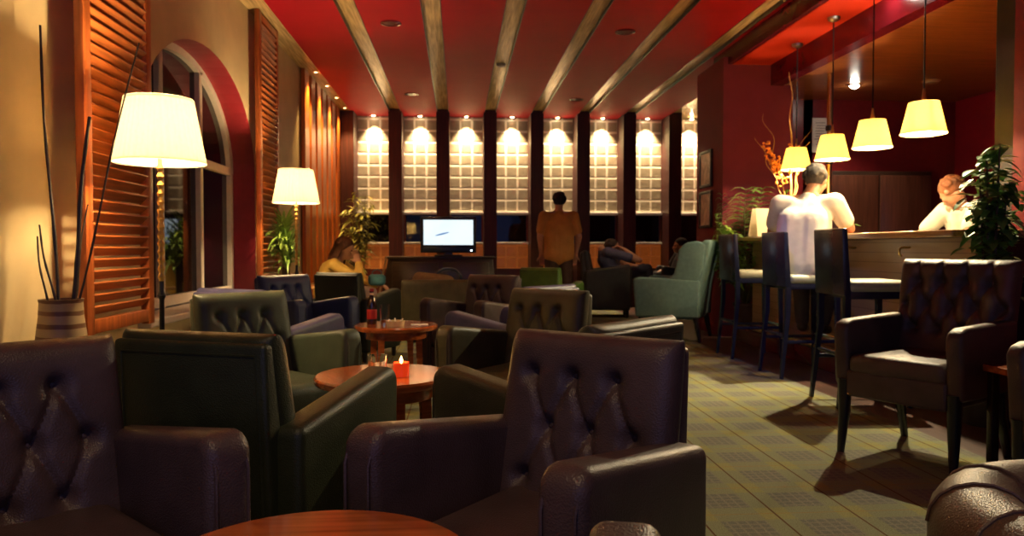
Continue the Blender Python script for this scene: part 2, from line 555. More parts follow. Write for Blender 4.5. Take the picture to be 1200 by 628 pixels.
def club_chair(name, label, mat, loc, rz, group=None, feet=m_blackwood):
    """low armchair with a button back and arms that rise to the front"""
    t = thing(name, label, 'armchair', loc, rz, group)
    bm, seats = tufted(.48, .465, .485, .12, [(.79, 3, -.25), (.53, 3, .25), (.27, 3, -.25)], .115, .10, .30, .17, dip=.026, res=84, soft=.017)
    bk = obj('backrest', bm, mat, t)
    for s in seats: button(s, mat, bk)
    bm = bmesh.new()      # outer back panel with a welt
    prism(bm, [(.20, .10), (.235, .45), (.28, .765), (.322, .765), (.306, .45), (.285, .10)], 'X', -.228, .228, .014)
    op = obj('outer_back', bm, mat, t)
    bm = bmesh.new()
    tube(bm, [(-.205, .291, .20), (-.205, .306, .45), (-.20, .319, .735), (.20, .319, .735), (.205, .306, .45), (.205, .291, .20)], .0045, 6)
    obj('seam', bm, mat, op)
    for s in (-1, 1):
        bm = bmesh.new()
        prism(bm, arm_profile(-.30, .27, .625, .55, .09), 'X', s*.195, s*.295, .026, 4)
        a = obj('arm', bm, mat, t)
        bm = bmesh.new()
        tube(bm, [(s*.279, -.302, .12), (s*.279, -.302, .55), (s*.279, -.285, .598), (s*.279, -.24, .618)], .004, 6)
        tube(bm, [(s*.211, -.302, .12), (s*.211, -.302, .55), (s*.211, -.285, .598), (s*.211, -.24, .618)], .004, 6)
        obj('seam', bm, mat, a)
    obj('seat_base', box((0, -.03, .18), (.40, .50, .18), .015), mat, t)
    bm = box((0, -.055, .335), (.388, .50, .14), .045, 4)
    for v in bm.verts:
        if v.co.z > .36: v.co.z += .018*(1-(v.co.x/.2)**2)*(1-((v.co.y+.05)/.26)**2)
    obj('seat_cushion', bm, mat, t)
    for sx in (-1, 1):
        for y in (-.25, .22):
            bm = bmesh.new(); tube(bm, [(sx*.235, y, .11), (sx*.235, y, 0)], [.026, .018], 8)
            obj('leg', bm, feet, t)
    return t

lp = leather('purple brown leather', (.080, .050, .048), .38)
lg = leather('dark green leather', (.030, .036, .015), .42)
lgr = leather('sage green leather', (.062, .078, .048), .42)
lol = leather('olive green leather', (.062, .056, .026), .42)
lbl = leather('slate blue leather', (.030, .045, .120), .42)
lbd = leather('dark navy leather', (.018, .026, .052), .42)
lpb = leather('blue violet leather', (.062, .058, .130), .42)
lbk = leather('blackish green leather', (.010, .014, .009), .45)
lbg = leather('bright green leather', (.050, .115, .018), .42)
lpd = leather('dark plum leather', (.045, .026, .030), .40)

GRP = 'club armchairs round the coffee tables'
chairA = club_chair('club_armchair', 'purple-brown tufted leather armchair at bottom left, cut by the photo edge', lp, (-.84, 1.56, 0), face(.70, -.71), GRP)
def CH(loc, f, mat, label, g=GRP):
    return dup(chairA, (*loc, 0), face(*f), label, g, {lp.name: mat})
CH((.17, 1.62), (-.64, -.77), lp, 'purple-brown tufted leather armchair in the centre foreground beside the nearest table')
CH((-.57, 2.21), (.35, .94), lg, 'dark green leather armchair seen from behind at left, between the two nearest coffee tables')
CH((-.86, 3.47), (.70, -.71), lgr, 'sage green tufted armchair facing right, left of the table with the red candle')
CH((.30, 3.62), (-.65, -.76), lol, 'olive green tufted armchair facing left, right of the table with the red candle')
CH((.33, 2.37), (-.70, .71), lol, 'olive armchair seen from behind, mostly hidden by the front purple-brown chair')
CH((-1.05, 4.2), (.5, .87), lpb, 'blue-violet armchair behind the sage green chair, only one arm and back top showing')
CH((.33, 4.40), (-.70, .71), lpb, 'blue-violet armchair right of the bottle table, only its arm showing')
CH((.12, 5.62), (-.60, -.80), lpd, 'dark plum tufted armchair facing left behind the table with the bottle')
CH((-1.18, 5.8), (.75, -.66), lbl, 'slate blue armchair facing right below the far floor lamp')
CH((-.92, 6.80), (.45, .89), lbk, 'blackish green armchair seen from behind, in front of the woman in yellow')
CH((1.02, 8.2), (.5, .87), lbg, 'bright green armchair in front of the standing man')
CH((.40, .68), (.25, .97), lp, 'purple-brown armchair at the bottom edge, only the tip of its arm showing')

# ---- larger tufted chair on tapered legs (right)
def parlour_chair(label, mat, loc, rz, group):
    t = thing('parlour_armchair', label, 'armchair', loc, rz, group)
    bm, seats = tufted(.54, .56, .52, .15, [(.78, 4, 0), (.55, 5, 0), (.32, 4, 0)], .115, .10, .42, .25, res=84, dip=.036, roll=.0, open_top=True, soft=.022)
    bk = obj('backrest', bm, mat, t)
    for s in seats: button(s, mat, bk)
    for s in (-1, 1):
        bm = bmesh.new()
        # slim arm, sweeping down into the front leg
        pts = [(.26, .33), (.26, .66), (.0, .655), (-.22, .65), (-.265, .635), (-.285, .60), (-.275, .50), (-.262, .33)]
        prism(bm, pts, 'X', s*.225, s*.30, .02, 3)
        obj('arm', bm, mat, t)
    obj('seat_rail', box((0, -.01, .345), (.47, .53, .13), .018, 3), mat, t)
    bm = box((0, -.03, .435), (.45, .50, .09), .035, 4)
    for v in bm.verts:
        if v.co.z > .45: v.co.z += .025*(1-(v.co.x/.24)**2)
    obj('seat_cushion', bm, mat, t)
    for sx in (-1, 1):
        bm = bmesh.new(); tube(bm, [(sx*.255, -.245, .36), (sx*.255, -.245, .2), (sx*.262, -.262, 0)], [.034, .028, .017], 10); obj('leg', bm, m_blackwood, t)
        bm = bmesh.new(); tube(bm, [(sx*.24, .23, .36), (sx*.24, .24, .2), (sx*.245, .30, 0)], [.032, .026, .018], 10); obj('leg', bm, m_blackwood, t)
    return t
m_lbr = leather('brown leather', (.085, .052, .038), .42)
pc = parlour_chair('brown tufted armchair on black legs at right, its seat lit by the bar lamps', m_lbr, (2.23, 3.40, 0), face(-.86, -.5), 'parlour armchairs at right')
dup(pc, (2.38, 2.40, 0), face(-.97, -.2), 'brown armchair cut by the right photo edge, only its arm showing', 'parlour armchairs at right')

# ---- tub chair in the bottom right corner
def tub_chair(label, mat, loc, rz):
    t = thing('tub_chair', label, 'armchair', loc, rz)
    bm = bmesh.new()
    path = []
    for i in range(27):
        a = -PI*.0+PI*i/26
        path.append((.27*math.cos(a), .02+.30*math.sin(a)))
    path = [(.27, -.30), (.27, -.2), (.27, -.1)]+path+[(-.27, -.1), (-.27, -.2), (-.27, -.30)]
    n = len(path); sec = []
    for i, (x, y) in enumerate(path):
        a = Vector(path[max(0, i-1)]); b = Vector(path[min(n-1, i+1)]); d = (b-a).normalized(); nn = Vector((d.y, -d.x))
        f = min(i, n-1-i)
        h = .58 if f > 3 else (.40, .50, .55, .572)[f]
        r = .085
        ring = []
        for k in range(10):
            an = PI*k/9
            ring.append(bm.verts.new((x+nn.x*r*math.cos(an), y+nn.y*r*math.cos(an), h-r*.9+r*.9*math.sin(an))))
        lo = [bm.verts.new((x-nn.x*r*.9, y-nn.y*r*.9, .10)), bm.verts.new((x+nn.x*r*.9, y+nn.y*r*.9, .10))]
        sec.append([lo[1]]+ring+[lo[0]])
    for A, B in zip(sec, sec[1:]):
        for k in range(len(A)):
            kk = (k+1) % len(A)
            bm.faces.new((A[k], A[kk], B[kk], B[k]))
    bm.faces.new(sec[0]); bm.faces.new(sec[-1][::-1])
    sh = obj('shell', bm, mat, t)
    for i in (4, 8, 12, 18, 22, 26):
        bm = bmesh.new()
        x, y = path[i]; a = Vector(path[i-1]); b = Vector(path[i+1]); d = (b-a).normalized(); nn = Vector((d.y, -d.x))
        tube(bm, [(x+nn.x*.0865*math.cos(PI*k/9), y+nn.y*.0865*math.cos(PI*k/9), .58-.0765+.079*math.sin(PI*k/9)) for k in range(10)], .0035, 6)
        obj('seam', bm, mat, sh)
    bm = box((0, -.06, .30), (.385, .50, .24), .05, 4); obj('seat_cushion', bm, mat, t)
    for sx in (-1, 1):
        for y in (-.24, .2):
            bm = bmesh.new(); tube(bm, [(sx*.24, y, .12), (sx*.24, y, 0)], [.024, .017], 8); obj('leg', bm, m_blackwood, t)
    return t
tub_chair('brown leather tub chair with a rolled arm in the bottom right corner', leather('tan brown leather', (.12, .072, .046), .42), (1.17, 1.06, 0), face(.3, -.95))

# ---- wing chair
def wing_chair(label, mat, loc, rz):
    t = thing('wing_chair', label, 'armchair', loc, rz)
    bm = bmesh.new()
    prism(bm, [(.14, .30), (.20, .62), (.27, .98), (.31, 1.02), (.37, 1.01), (.36, .95), (.29, .60), (.25, .24)], 'X', -.33, .33, .025, 3)
    # curved crest
    for v in bm.verts:
        if v.co.z > .9: v.co.z += -.05*(abs(v.co.x)/.33)**2*0+.035*math.cos(v.co.x/.33*PI/2)
        v.co.x *= 1-.10*(1-min(1, v.co.z/.9))
    obj('backrest', bm, mat, t)
    for s in (-1, 1):
        bm = bmesh.new()
        prism(bm, [(.33, .98), (.24, 1.01), (.13, .99), (.07, .92), (.05, .80), (.03, .68), (-.06, .60), (.25, .58), (.30, .75)], 'X', s*.275, s*.335, .022, 3)
        obj('wing', bm, mat, t)
        bm = bmesh.new()
        prism(bm, [(.27, .24), (.27, .62), (-.05, .635), (-.32, .645), (-.36, .62), (-.36, .57), (-.335, .24)], 'X', s*.255, s*.345, .026, 3)
        obj('arm', bm, mat, t)
    obj('seat_cushion', box((0, -.09, .37), (.50, .52, .18), .05, 4), mat, t)
    obj('seat_rail', box((0, -.04, .27), (.52, .56, .10), .02), mat, t)
    for sx in (-1, 1):
        for y, yy in ((-.29, -.30), (.22, .27)):
            bm = bmesh.new(); tube(bm, [(sx*.28, y, .26), (sx*.285, yy, 0)], [.030, .017], 8); obj('leg', bm, m_blackwood, t)
    return t
lteal = M('teal wing chair cloth', (.088, .165, .160), .75, var=.12, nscale=30, bump=.2, bscale=300)
wing_chair('teal wing chair seen from behind beside the red pier', lteal, (2.42, 8.05, 0), face(-.88, .47)).scale = (1.13, 1.13, 1.06)
m_dkcloth = M('blackish cloth', (.014, .016, .015), .6, var=.2)
dup(chairA, (2.15, 10.7, 0), face(.98, -.15), 'black armchair by the back windows with a reclining man in it', 'black armchairs by the windows', {lp.name: m_dkcloth}).scale = (1.15, 1.15, 1.22)
dup(chairA, (3.45, 11.35, 0), face(-.98, .1), 'black armchair half hidden behind the teal wing chair', 'black armchairs by the windows', {lp.name: m_dkcloth}).scale = (1.1, 1.1, 1.15)

# ---- low olive sofa seen from behind
t = thing('sofa', 'low olive sofa seen from behind in front of the TV cabinet', 'sofa', (-.03, 8.1, 0), PI); t.scale = (.78, 1, 1)
bm = bmesh.new(); prism(bm, [(.20, .08), (.24, .60), (.28, .67), (.34, .66), (.35, .60), (.33, .08)], 'X', -.72, .72, .03, 3); obj('backrest', bm, lol, t)
for s in (-1, 1):
    bm = bmesh.new(); prism(bm, [(.30, .08), (.28, .56), (-.36, .54), (-.38, .08)], 'X', s*.60, s*.74, .03, 3); obj('arm', bm, lol, t)
for s in (-1, 1): obj('seat_cushion', box((s*.295, -.06, .33), (.585, .58, .20), .05, 3), lol, t)
obj('seat_base', box((0, -.03, .16), (1.2, .60, .16), .01), lol, t)
for sx in (-1, 1):
    for y in (-.3, .24):
        bm = bmesh.new(); tube(bm, [(sx*.63, y, .1), (sx*.63, y, 0)], [.028, .02], 8); obj('leg', bm, m_blackwood, t)
# tan throw cushion lying on the sofa's back corner
bm = box((0, 0, 0), (.46, .16, .30), .07, 4)
o = obj('cushion', bm, M('tan cushion cloth', (.20, .12, .055), .8, var=.15, nscale=40), None)
o.location = (-.28, 8.20, .565); o.rotation_euler = (-.25, .12, 0)
tag(o, 'tan cushion resting on the back of the olive sofa', 'cushion')

# ---- bar stools
def bar_stool(label, loc, rz, group):
    t = thing('bar_stool', label, 'bar stool', loc, rz, group)
    bm = bmesh.new(); prism(bm, [(.185, .70), (.215, 1.12), (.25, 1.12), (.235, .70)], 'X', -.20, .20, .01, 2); obj('backrest', bm, m_stool, t)
    bm = box((0, -.01, .755), (.42, .42, .07), .03, 3)
    for v in bm.verts:
        if v.co.z > .77: v.co.z += .014*(1-(v.co.x/.21)**2)
    obj('seat', bm, m_seat, t)
    obj('seat_frame', box((0, -.01, .705), (.40, .40, .05), .008), m_stool, t)
    for s in (-1, 1):
        bm = bmesh.new(); tube(bm, [(s*.178, .205, .74), (s*.178, .205, .5), (s*.19, .255, 0)], [.027, .024, .016], 4); obj('leg', bm, m_stool, t)
        bm = bmesh.new(); tube(bm, [(s*.178, -.19, .70), (s*.185, -.20, 0)], [.025, .016], 4); obj('leg', bm, m_stool, t)
        obj('stretcher', box((s*.182, .01, .28), (.018, .41, .026), .004), m_stool, t)
    obj('footrest', box((0, -.195, .30), (.36, .022, .03), .004), m_chrome, t)
    obj('stretcher', box((0, .225, .33), (.36, .018, .026), .004), m_stool, t)
    return t
m_stool = M('blue lit black wood', (.018, .024, .062), .25, var=.15)  # blue light on the stools is mixed into the base colour
m_seat = M('pale green seat leather', (.42, .46, .36), .4, var=.08, bump=.1, bscale=200)
GS = 'bar stools along the counter'
st = bar_stool('bar stool nearest the camera, empty, behind the right armchair', (2.61, 4.60, 0), face(.99, -.03), GS)
dup(st, (2.70, 5.66, 0), face(.99, .03), 'middle bar stool with the man in white sitting on it', GS)
dup(st, (2.70, 6.66, 0), face(.99, .0), 'farthest bar stool, empty, next to the teal wing chair', GS)
# ================================================================ tables and table things
def round_table(label, loc, group, r=.27, h=.50):
    t = thing('coffee_table', label, 'coffee table', loc, 0, group)
    bm = bmesh.new()
    lathe(bm, [(0, h-.035), (r-.03, h-.035), (r-.006, h-.030), (r, h-.02), (r, h-.008), (r-.008, h), (0, h)], n=64)
    obj('tabletop', bm, m_tablewood, t)
    bm = bmesh.new(); lathe(bm, [(r-.07, h-.085), (r-.07, h-.035), (r-.09, h-.035), (r-.09, h-.085), (r-.07, h-.085)], n=48)
    obj('apron', bm, m_tablewood, t)
    for k in range(4):
        a = PI/4+k*PI/2+.2
        x, y = math.cos(a), math.sin(a)
        bm = bmesh.new(); tube(bm, [(x*(r-.10), y*(r-.10), h-.04), (x*(r-.085), y*(r-.085), 0)], [.030, .021], 4)
        obj('leg', bm, m_tablewood, t)
    return t
GT = 'round wooden coffee tables'
T0 = round_table('round reddish coffee table at the bottom edge, nothing on it', (-.234, 1.16, 0), GT)
T1l, T2l = (-.295, 2.955), (-.405, 4.87)
dup(T0, (*T1l, 0), .3, 'round reddish coffee table with a red candle and a tumbler on it', GT)
dup(T0, (*T2l, 0), .1, 'round reddish coffee table with a bottle on it, farthest of three', GT)
m_glass = glass_mat('clear glass')
def tumbler(label, loc, r=.036, h=.085):
    t = thing('tumbler', label, 'glass', loc, 0, 'glasses on the coffee tables')
    bm = bmesh.new(); lathe(bm, [(0, 0), (r*.85, 0), (r, h), (r-.003, h), (r*.85-.004, .012), (0, .012)], n=28); obj('cup', bm, m_glass, t)
    bm = bmesh.new(); lathe(bm, [(0, .0135), (r*.85-.006, .0135), (r*.88-.006, .03), (0, .03)], n=24)
    obj('drink', bm, M('amber drink '+label[:6], (.5, .16, .03), .1), t)
    return t
tumbler('clear tumbler beside the red candle on the middle table', (-.31, 2.87, .5), .038, .088)
tumbler('clear glass beside the bottle on the far table', (-.475, 4.86, .5), .034, .13)
# candle
t = thing('candle_holder', 'red glass candle holder with a lit candle on the middle table', 'candle', (-.222, 2.90, .5))
m_redglass = M('red candle glass', (.6, .03, .008), .12, var=.1, emit=(1, .06, .01), es=.16)
bm = bmesh.new(); lathe(bm, [(0, 0), (.030, 0), (.031, .012), (.031, .054), (.028, .054), (.028, .012), (0, .012)], n=24); obj('holder', bm, m_redglass, t)
bm = bmesh.new(); lathe(bm, [(0, .012), (.028, .012), (.028, .045), (0, .045)], n=20); obj('wax', bm, M('wax', (.8, .55, .35), .5, emit=(1, .4, .1), es=.3), t)
bm = bmesh.new(); lathe(bm, [(0, .048), (.005, .055), (.006, .061), (.003, .072), (0, .08)], n=12); obj('flame', bm, emission('flame', (1, .55, .15), 14), t)
light('POINT', 'candle light', (-.222, 2.90, .5+.10), .55, (1, .5, .16), .012)
# bottle
t = thing('beer_bottle', 'brown beer bottle with a red label on the far table', 'bottle', (-.565, 4.90, .5))
m_brown = M('brown bottle glass', (.035, .012, .005), .08, var=.05, spec=.8)
bm = bmesh.new(); lathe(bm, [(0, 0), (.030, 0), (.032, .01), (.032, .12), (.026, .155), (.014, .185), (.0125, .225), (0, .225)], n=24); obj('glass_body', bm, m_brown, t)
bm = bmesh.new(); lathe(bm, [(.0325, .035), (.0332, .037), (.0332, .095), (.0325, .097)], n=24); obj('paper_label', bm, M('bottle label red', (.55, .03, .02), .5), t)
bm = bmesh.new(); lathe(bm, [(.0145, .19), (.0145, .205), (.0138, .206)], n=20); obj('neck_label', bm, M('bottle neck label cream', (.75, .6, .35), .5), t)
bm = bmesh.new(); lathe(bm, [(.0145, .214), (.015, .216), (.014, .232), (0, .233)], n=20); obj('cap', bm, M('bottle cap red', (.5, .02, .02), .35), t)
# ashtray
t = thing('ashtray', 'glass ashtray with stubs in the middle of the far table', 'ashtray', (-.40, 4.76, .5))
bm = bmesh.new(); lathe(bm, [(0, 0), (.055, 0), (.062, .035), (.052, .035), (.046, .010), (0, .010)], n=28); obj('dish', bm, M('frosted yellowish glass', (.75, .62, .32), .15, var=.1), t)
for a in (.3, 1.7, 3.9):
    bm = bmesh.new(); tube(bm, [(.015*math.cos(a), .015*math.sin(a), .016), (.05*math.cos(a), .05*math.sin(a), .046)], .004, 8); obj('stub', bm, m_white, t)
o = obj('paper_slip', box((0, 0, .0015), (.11, .06, .003)), M('white paper', (.85, .8, .7), .6, var=.03)); o.location = (-.25, 4.83, .5); o.rotation_euler = (0, 0, .1)
tag(o, 'white paper slip lying on the right of the far table', 'paper')

# square side table at right
t = thing('side_table', 'small square red-brown side table between the two right armchairs', 'side table', (2.47, 2.86, 0))
obj('tabletop', box((0, 0, .485), (.44, .34, .03), .006), m_tablewood, t)
for sx in (-1, 1):
    for sy in (-1, 1): obj('leg', box((sx*.19, sy*.14, .235), (.034, .034, .47), .003), m_darkwood, t)

# ---- TV cabinet and TV
t = thing('tv_cabinet', 'long dark wooden cabinet under the television', 'cabinet', (-.22, 10.9, 0))
bm = bmesh.new(); prism(bm, [(-.92, .05), (-.78, .84), (.72, .84), (.80, .05)], 'Y', -.22, .22, .012, 2); obj('body', bm, m_darkwood, t)
obj('cabinet_top', box((-.03, 0, .855), (1.58, .48, .035), .008), m_darkwood, t)
for s in (-1, 1):
    d = obj('door', box((s*.36-.03, -.225, .46), (.66, .02, .66), .006), m_darkwood, t)
    bm = bmesh.new(); ball(bm, (s*.08-.03, -.245, .5), .016, 10); obj('handle', bm, m_brass, d)
obj('plinth', box((-.03, 0, .03), (1.5, .40, .06)), m_black, t)
bm = bmesh.new()
tube(bm, [(-.955, -.235, .06), (-.80, -.235, .86)], [.016, .016], 6); obj('edge_strip', bm, m_metal, t)

t = thing('television', 'flat television with a bright white-blue picture on the cabinet', 'television', (-.14, 10.75, .873))
obj('screen_housing', box((0, 0, .31), (.80, .06, .52), .012), M('navy black plastic', (.008, .012, .03), .3), t)
m, nt, b = new_mat('tv picture'); nb = NB(nt)
tc = nt.nodes.new('ShaderNodeTexCoord'); sp = nt.nodes.new('ShaderNodeSeparateXYZ'); nt.links.new(tc.outputs['Object'], sp.inputs[0])
nz = nt.nodes.new('ShaderNodeTexNoise'); nz.inputs['Scale'].default_value = 3; nt.links.new(tc.outputs['Object'], nz.inputs['Vector'])
cx = nb.m('DIVIDE', nb.m('ADD', sp.outputs['X'], .09), .10)
cz = nb.m('DIVIDE', nb.m('ADD', nb.m('SUBTRACT', sp.outputs['Z'], .345), nb.m('MULTIPLY', sp.outputs['X'], -.25)), .012)
shape = nb.m('LESS_THAN', nb.m('ADD', nb.m('MULTIPLY', cx, cx), nb.m('MULTIPLY', cz, cz)), 1.)
col = nb.mix(nz.outputs['Fac'], (.70, .90, 1.0), (.92, .98, 1.0))
tint = nb.m('GREATER_THAN', sp.outputs['X'], .33)
col = nb.mix(shape, col, (.10, .22, .45))
b.inputs['Base Color'].default_value = (0, 0, 0, 1); b.inputs['Roughness'].default_value = .3
nt.links.new(col, b.inputs['Emission Color']); b.inputs['Emission Strength'].default_value = .40
obj('screen', box((0, -.031, .345), (.71, .006, .36)), m, t)
obj('control_strip', box((0, -.032, .10), (.74, .008, .07), .003), M('dark blue plastic', (.006, .02, .06), .3), t)
bm = bmesh.new(); ball(bm, (.33, -.038, .085), .010, 10); obj('power_light', bm, emission('power lamp', (.75, .9, 1), 4), t)
bm = bmesh.new(); prism(bm, [(-.07, 0), (-.05, .08), (.05, .08), (.07, 0)], 'Y', -.03, .03, .004); obj('stand_neck', bm, m_black, t)
obj('stand_base', box((0, 0, .0125), (.40, .22, .025), .01), m_black, t)
# dark round-backed chair in front of the cabinet
t = thing('round_back_chair', 'dark chair with an arched back just under the television', 'chair', (-.13, 10.05, 0), PI)
bm = bmesh.new()
tube(bm, [(-.16, .16, .40), (-.165, .18, .55)]+[(.165*math.cos(a), .2, .60+.12*math.sin(a)) for a in [PI-PI*i/12 for i in range(13)]]+[(.165, .18, .55), (.16, .16, .40)], .017, 8)
obj('back_frame', bm, m_stool, t)
bm = bmesh.new(); prism(bm, [(-.145, .46)]+[(.145*math.cos(a), .60+.10*math.sin(a)) for a in [PI-PI*i/12 for i in range(13)]]+[(.145, .46)], 'Y', .18, .205, .006); obj('backrest', bm, m_darkwood, t)
obj('seat', box((0, 0, .42), (.40, .40, .05), .02, 3), m_darkwood, t)
for sx in (-1, 1):
    for sy in (-1, 1):
        bm = bmesh.new(); tube(bm, [(sx*.165, sy*.165, .41), (sx*.18, sy*.18, 0)], [.018, .013], 8); obj('leg', bm, m_darkwood, t)

# ================================================================ lamps
m_shade = shade_mat('cream pleated lampshade', (.92, .82, .62), (1.0, .78, .50), .11)
def floor_lamp(label, loc, group):
    t = thing('floor_lamp', label, 'floor lamp', loc, 0, group)
    bm = bmesh.new()
    pl = lambda a, r, z: r*(1+.012*math.cos(a*44))
    lathe(bm, [(.205, 1.405), (.152, 1.70)], n=176, rad=pl)
    lathe(bm, [(.201, 1.405), (.148, 1.70)], n=176, rad=pl)
    sh = obj('lamp_shade', bm, m_shade, t)
    bm = bmesh.new()
    for r, z in ((.206, 1.406), (.153, 1.699)):
        bm = bmesh.new(); lathe(bm, [(r, z-.006), (r+.003, z), (r, z+.006)], n=64)
        obj('trim_band', bm, m_shade, sh)
    bm = bmesh.new()
    prof = [(0, 0), (.14, 0), (.14, .012), (.10, .025), (.03, .04), (.014, .06), (.011, .75), (.02, .77), (.011, .79), (.011, .84)]
    lathe(bm, prof, n=20); obj('base', bm, m_black, t)
    bm = bmesh.new()
    prof = [(.011, .84)]
    z = .84
    while z < 1.38:
        prof += [(.010, z), (.017, z+.018), (.010, z+.036)]; z += .04
    lathe(bm, prof+[(.009, 1.46)], n=16); obj('turned_stem', bm, m_brass, t)
    bm = bmesh.new(); ball(bm, (0, 0, 1.56), .022, 12); obj('bulb', bm, emission('bulb glow', (1, .7, .35), 6), t)
    bm = bmesh.new(); tube(bm, [(0, 0, 1.46), (0, 0, 1.52)], .014, 10); obj('lamp_holder', bm, m_brass, t)
    light('POINT', 'floor lamp light', (loc[0], loc[1], 1.56), 30, WARM, .05)
    return t
GL = 'pleated floor lamps by the left wall'
L1 = floor_lamp('nearer and larger of the two lit floor lamps with cream pleated shades', (-1.416, 3.66, 0), GL)
dup(L1, (-1.465, 6.87, 0), .2, 'farther lit floor lamp with a cream pleated shade, near the grass plant', GL)
light('POINT', 'floor lamp light', (-1.465, 6.87, 1.56), 30, WARM, .05)

m_pshade = shade_mat('yellow pendant shade', (.97, .80, .39), (1.0, .58, .12), .17)
pend = [(3.398, 7.28), (3.326, 6.42), (3.253, 5.65), (3.205, 4.93)]
def pendant(label, loc, group):
    t = thing('pendant_lamp', label, 'pendant lamp', loc, 0, group)
    zt = 3.04; zb = 1.785
    bm = bmesh.new(); lathe(bm, [(.145, zb), (.096, zb+.215)], n=40); lathe(bm, [(.142, zb), (.093, zb+.215)], n=40)
    sh = obj('lamp_shade', bm, m_pshade, t)
    bm = bmesh.new(); lathe(bm, [(.145, zb-.004), (.149, zb), (.145, zb+.010)], n=40); obj('rim', bm, m_pshade, sh)
    bm = bmesh.new(); tube(bm, [(0, 0, zb+.23), (0, 0, zt)], .006, 6); obj('cord', bm, m_black, t)
    bm = bmesh.new(); lathe(bm, [(0, zb+.15), (.022, zb+.15), (.022, zb+.20), (.010, zb+.27), (.006, zb+.31), (0, zb+.31)], n=16); obj('socket', bm, m_brass, t)
    bm = bmesh.new()
    for k in range(3):
        a = k*2*PI/3; tube(bm, [(.015*math.cos(a), .015*math.sin(a), zb+.20), (.094*math.cos(a), .094*math.sin(a), zb+.212)], .003, 6)
    obj('shade_ring', bm, m_brass, t)
    bm = bmesh.new(); ball(bm, (0, 0, zb+.10), .028, 12); obj('bulb', bm, emission('pendant bulb glow', (1, .8, .4), 10), t)
    bm = bmesh.new(); lathe(bm, [(0, zt), (.055, zt), (.05, zt-.022), (.018, zt-.04), (0, zt-.04)], n=24); obj('canopy', bm, m_metal, t)
    return t
GP = 'yellow pendant lamps over the bar'
pl_lab = ['yellow pendant lamp farthest from the camera, over the dried flowers', 'yellow pendant lamp just above the seated man in white', 'third yellow pendant lamp from the left, between man and bartender', 'nearest and largest yellow pendant lamp over the bar']
P0 = None
for lab, (x, y) in zip(pl_lab, pend):
    P0 = pendant(lab, (x, y, 0), GP) if P0 is None else dup(P0, (x, y, 0), .3, lab, GP)
    light('POINT', 'pendant light', (x, y, 1.82), 20, WARM2, .03)

# recessed back wall spots
m_spot = emission('spot lamp glow', (1, .75, .45), 25)
S0 = None
for i in range(8):
    x = colX[i]+.7765/2
    if S0 is None:
        t = thing('ceiling_spot', 'small lit ceiling spot over the back glass block windows', 'ceiling light', (x, YB-.13, CEIL), 0, 'lit ceiling spots along the back wall')
        bm = bmesh.new(); lathe(bm, [(.032, 0), (.050, 0), (.052, -.008), (.034, -.014), (.032, 0)], n=24); obj('trim_ring', bm, m_brass, t)
        bm = bmesh.new(); ball(bm, (0, 0, -.004), .030, 12, (1, 1, .7)); obj('bulb', bm, m_spot, t)
        S0 = t
    else: dup(S0, (x, YB-.13, CEIL), 0, 'small lit ceiling spot over the back glass block windows')
    light('SPOT', 'back wall spot', (x, YB-.13, CEIL-.05), 110, (1, .72, .42), .02, (math.radians(-7) if False else math.radians(5), 0, 0), math.radians(84), 1)

# dark recessed ceiling speakers
k0 = None
for lab, (x, y) in zip(['dark round ceiling speaker near the top left beams', 'dark round ceiling speaker farther back at left of centre', 'dark round ceiling speaker near the top right beams', 'dark round ceiling speaker farther back at right of centre'], [(-.66, 7.48), (-.67, 10.9), (1.72, 7.6), (1.77, 11.1)]):
    if k0 is None:
        t = thing('ceiling_speaker', lab, 'speaker', (x, y, CEIL), 0, 'ceiling speakers')
        bm = bmesh.new(); lathe(bm, [(.085, 0), (.105, 0), (.105, -.006), (.085, -.010)], n=32); obj('rim', bm, m_darkred, t)
        bm = bmesh.new(); lathe(bm, [(0, -.004), (.086, -.004), (.086, -.001)], n=32); obj('grille', bm, m_darkred, t)
        k0 = t
    else: dup(k0, (x, y, CEIL), 0, lab)
t = thing('smoke_detector', 'small round smoke detector in the third tan ceiling slot', 'detector', (.53, 9.2, CEIL+.04))
bm = bmesh.new(); lathe(bm, [(0, -.03), (.045, -.03), (.06, -.012), (.06, 0), (0, 0)], n=24); obj('body', bm, M('grey plastic', (.25, .22, .18), .5), t)
bm = bmesh.new(); lathe(bm, [(0, -.034), (.015, -.034), (.017, -.03)], n=16); obj('sensor', bm, m_black, t)
# bar ceiling lights
t = thing('bar_downlight', 'bright white downlight in the brown bar ceiling', 'ceiling light', (4.42, 8.05, 2.82))
bm = bmesh.new(); lathe(bm, [(.05, 0), (.07, 0), (.07, -.01), (.05, -.016)], n=24); obj('trim_ring', bm, m_chrome, t)
bm = bmesh.new(); ball(bm, (0, 0, -.01), .05, 14, (1, 1, .7)); obj('bulb', bm, emission('downlight glow', (1, .92, .75), 40), t)
light('SPOT', 'bar downlight', (4.42, 8.05, 2.77), 45, (1, .8, .5), .03, (0, 0, 0), math.radians(120), .6)
t2 = dup(t, (3.34, 5.75, 3.04), 0, 'added downlight in the red soffit above the bar stools')
light('SPOT', 'bar downlight', (3.34, 5.75, 2.985), 260, (1, .82, .50), .03, (V(2.0, 3.9, 0)-V(3.34, 5.75, 2.985)).to_track_quat('-Z', 'Y').to_euler(), math.radians(78), .7)  # added lamp for the floor light and stool shadows
t = thing('bar_ceiling_lamp', 'unlit flush lamp on the bar ceiling right of the bright downlight', 'ceiling light', (5.15, 7.8, 2.82))
bm = bmesh.new(); lathe(bm, [(0, -.03), (.07, -.03), (.085, -.015), (.085, 0), (0, 0)], n=24); obj('diffuser', bm, M('cream diffuser', (.6, .42, .22), .4), t)
bm = bmesh.new(); lathe(bm, [(.085, -.012), (.095, -.008), (.095, 0)], n=24); obj('rim', bm, m_brass, t)

